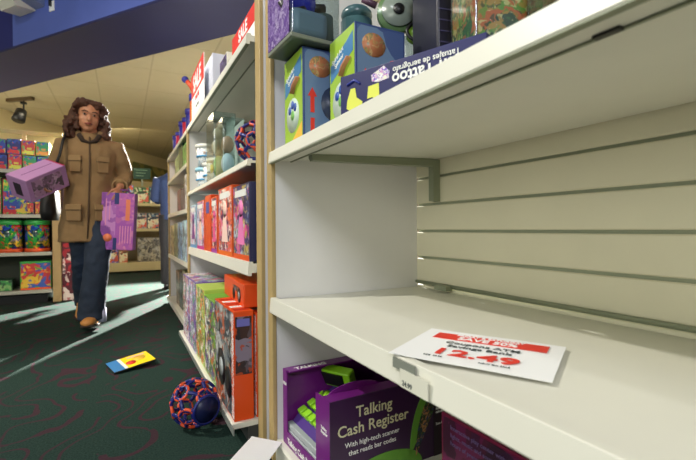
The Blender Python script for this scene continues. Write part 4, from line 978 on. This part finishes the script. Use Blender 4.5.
def trous(b):
    for k in ('legL', 'legR'):
        A = [V3(*p) for p in Q[k]]; b.tube([A[0]+V3(0, 0, .03), A[1], A[2], A[3], A[4]+V3(0, 0, -.05)], [.1, .095, .082, .076, .075], None, 14)
    b.loft([((0, 0, .83), .14, .11), ((0, 0, .95), .14, .11)], None, 16)
garment('trousers', p2, mat('trousers_black', (22, 22, 26), .85), trous)
for x in (-.1, .09):
    b = MB(); b.loft([((x, .08, .035), .035, .035, (1, 0, 0), (0, 0, 1)), ((x, 0, .045), .042, .045, (1, 0, 0), (0, 0, 1)), ((x, -.10, .03), .044, .03, (1, 0, 0), (0, 0, 1)), ((x, -.16, .022), .026, .02, (1, 0, 0), (0, 0, 1))], BLACK, 14); b.build('shoe', p2)

# ------------------------------------------------------------------ light
def lamp(name, kind, loc, energy, colr, size=.1, aim=None, spot=60, blend=.3, sy=None):
    d = bpy.data.lights.new(name, kind); d.energy = energy; d.color = colr
    if kind == 'AREA': d.size = size; d.shape = 'RECTANGLE' if sy else 'DISK'; d.size_y = sy or size
    else: d.shadow_soft_size = size
    if kind == 'SPOT': d.spot_size = R(spot); d.spot_blend = blend
    o = bpy.data.objects.new(name, d); COL.objects.link(o); o.location = loc
    if aim is not None: o.rotation_euler = (Vector(aim)-Vector(loc)).to_track_quat('-Z', 'Y').to_euler()
    return o
lamp('ceiling_lamp_left', 'SPOT', (-2.83, 2.57, 4.1), 660, (1, .96, .86), .07, (.7, .6, .5), 70, .5)
lamp('ceiling_lamp_near', 'SPOT', (-1.19, .6, 4.1), 78, (.93, .96, 1), .10, (.55, .7, .5), 80, .6)
lamp('fill_aisle', 'SPOT', (-1.7, 1.0, 4.2), 300, (1, .88, .68), .12, (-.1, 3.4, 1.1), 56, .7)  # added warm fill for the woman and the second bay
lamp('track_lamp_back', 'SPOT', (2.05, 8.0, 2.62), 13000, (1, .98, .90), .05, (-.6, 3.5, 0), 56, .4)
lamp('fascia_lamp', 'SPOT', (-3.0, 1.2, 3.9), 110, (.9, .95, 1), .08, (-.3, 4.2, 3.0), 60, .8)
lamp('ceiling_lamp_shop', 'AREA', (-.8, 7.4, 2.70), 30, (1, .88, .62), .8, (-.8, 7.4, 0))
lamp('ceiling_lamp_rear', 'AREA', (-.2, 9.3, 2.68), 60, (1, .86, .58), .8, (.3, 10.0, 0))
lamp('ceiling_fill_left', 'AREA', (-2.6, 7.0, 1.6), 24, (1, .90, .68), 1.2, (-1.6, 7.2, 2.75))  # added upward fill to brighten the tiled ceiling, no cove exists
lamp('ceiling_fill_right', 'AREA', (1.9, 6.2, 1.4), 10, (1, .90, .68), 1.2, (1.2, 6.2, 2.75))  # second added upward fill for the ceiling, behind the shelving run
lamp('fill_front', 'AREA', (-.9, -1.9, 2.4), 50, (.90, .93, 1), .9, (.6, 1.3, .75))  # added soft fill, hung low to reach the end panel between the shelves
lamp('fill_side', 'AREA', (-5.5, -1.2, 1.7), 115, (.94, .97, .86), 3.6, (.9, .3, .7), sy=2.4)  # added broad fill from the left for slats and panels, not a real window
wd = bpy.data.worlds.new('World'); SC.world = wd; wd.use_nodes = True
wd.node_tree.nodes['Background'].inputs[0].default_value = (.92, .92, .76, 1); wd.node_tree.nodes['Background'].inputs[1].default_value = .34

# ------------------------------------------------------------------ camera
cd = bpy.data.cameras.new('Camera'); cam = bpy.data.objects.new('Camera', cd); COL.objects.link(cam)
cam.location = (0, 0, .745)
cam.rotation_euler = (Matrix.Rotation(R(-28.2), 3, 'Z') @ Matrix.Rotation(R(89.7), 3, 'X') @ Matrix.Rotation(R(-.46), 3, 'Z')).to_euler()
cd.sensor_width = 36; cd.lens = 420*36/696; cd.clip_start = .02; cd.clip_end = 60
cd.dof.use_dof = True; cd.dof.focus_distance = 1.35; cd.dof.aperture_fstop = 5.0
SC.camera = cam
vs = SC.view_settings; vs.view_transform = 'Standard'; vs.look = 'None'; vs.gamma = 1; vs.use_curve_mapping = False; vs.exposure = 0
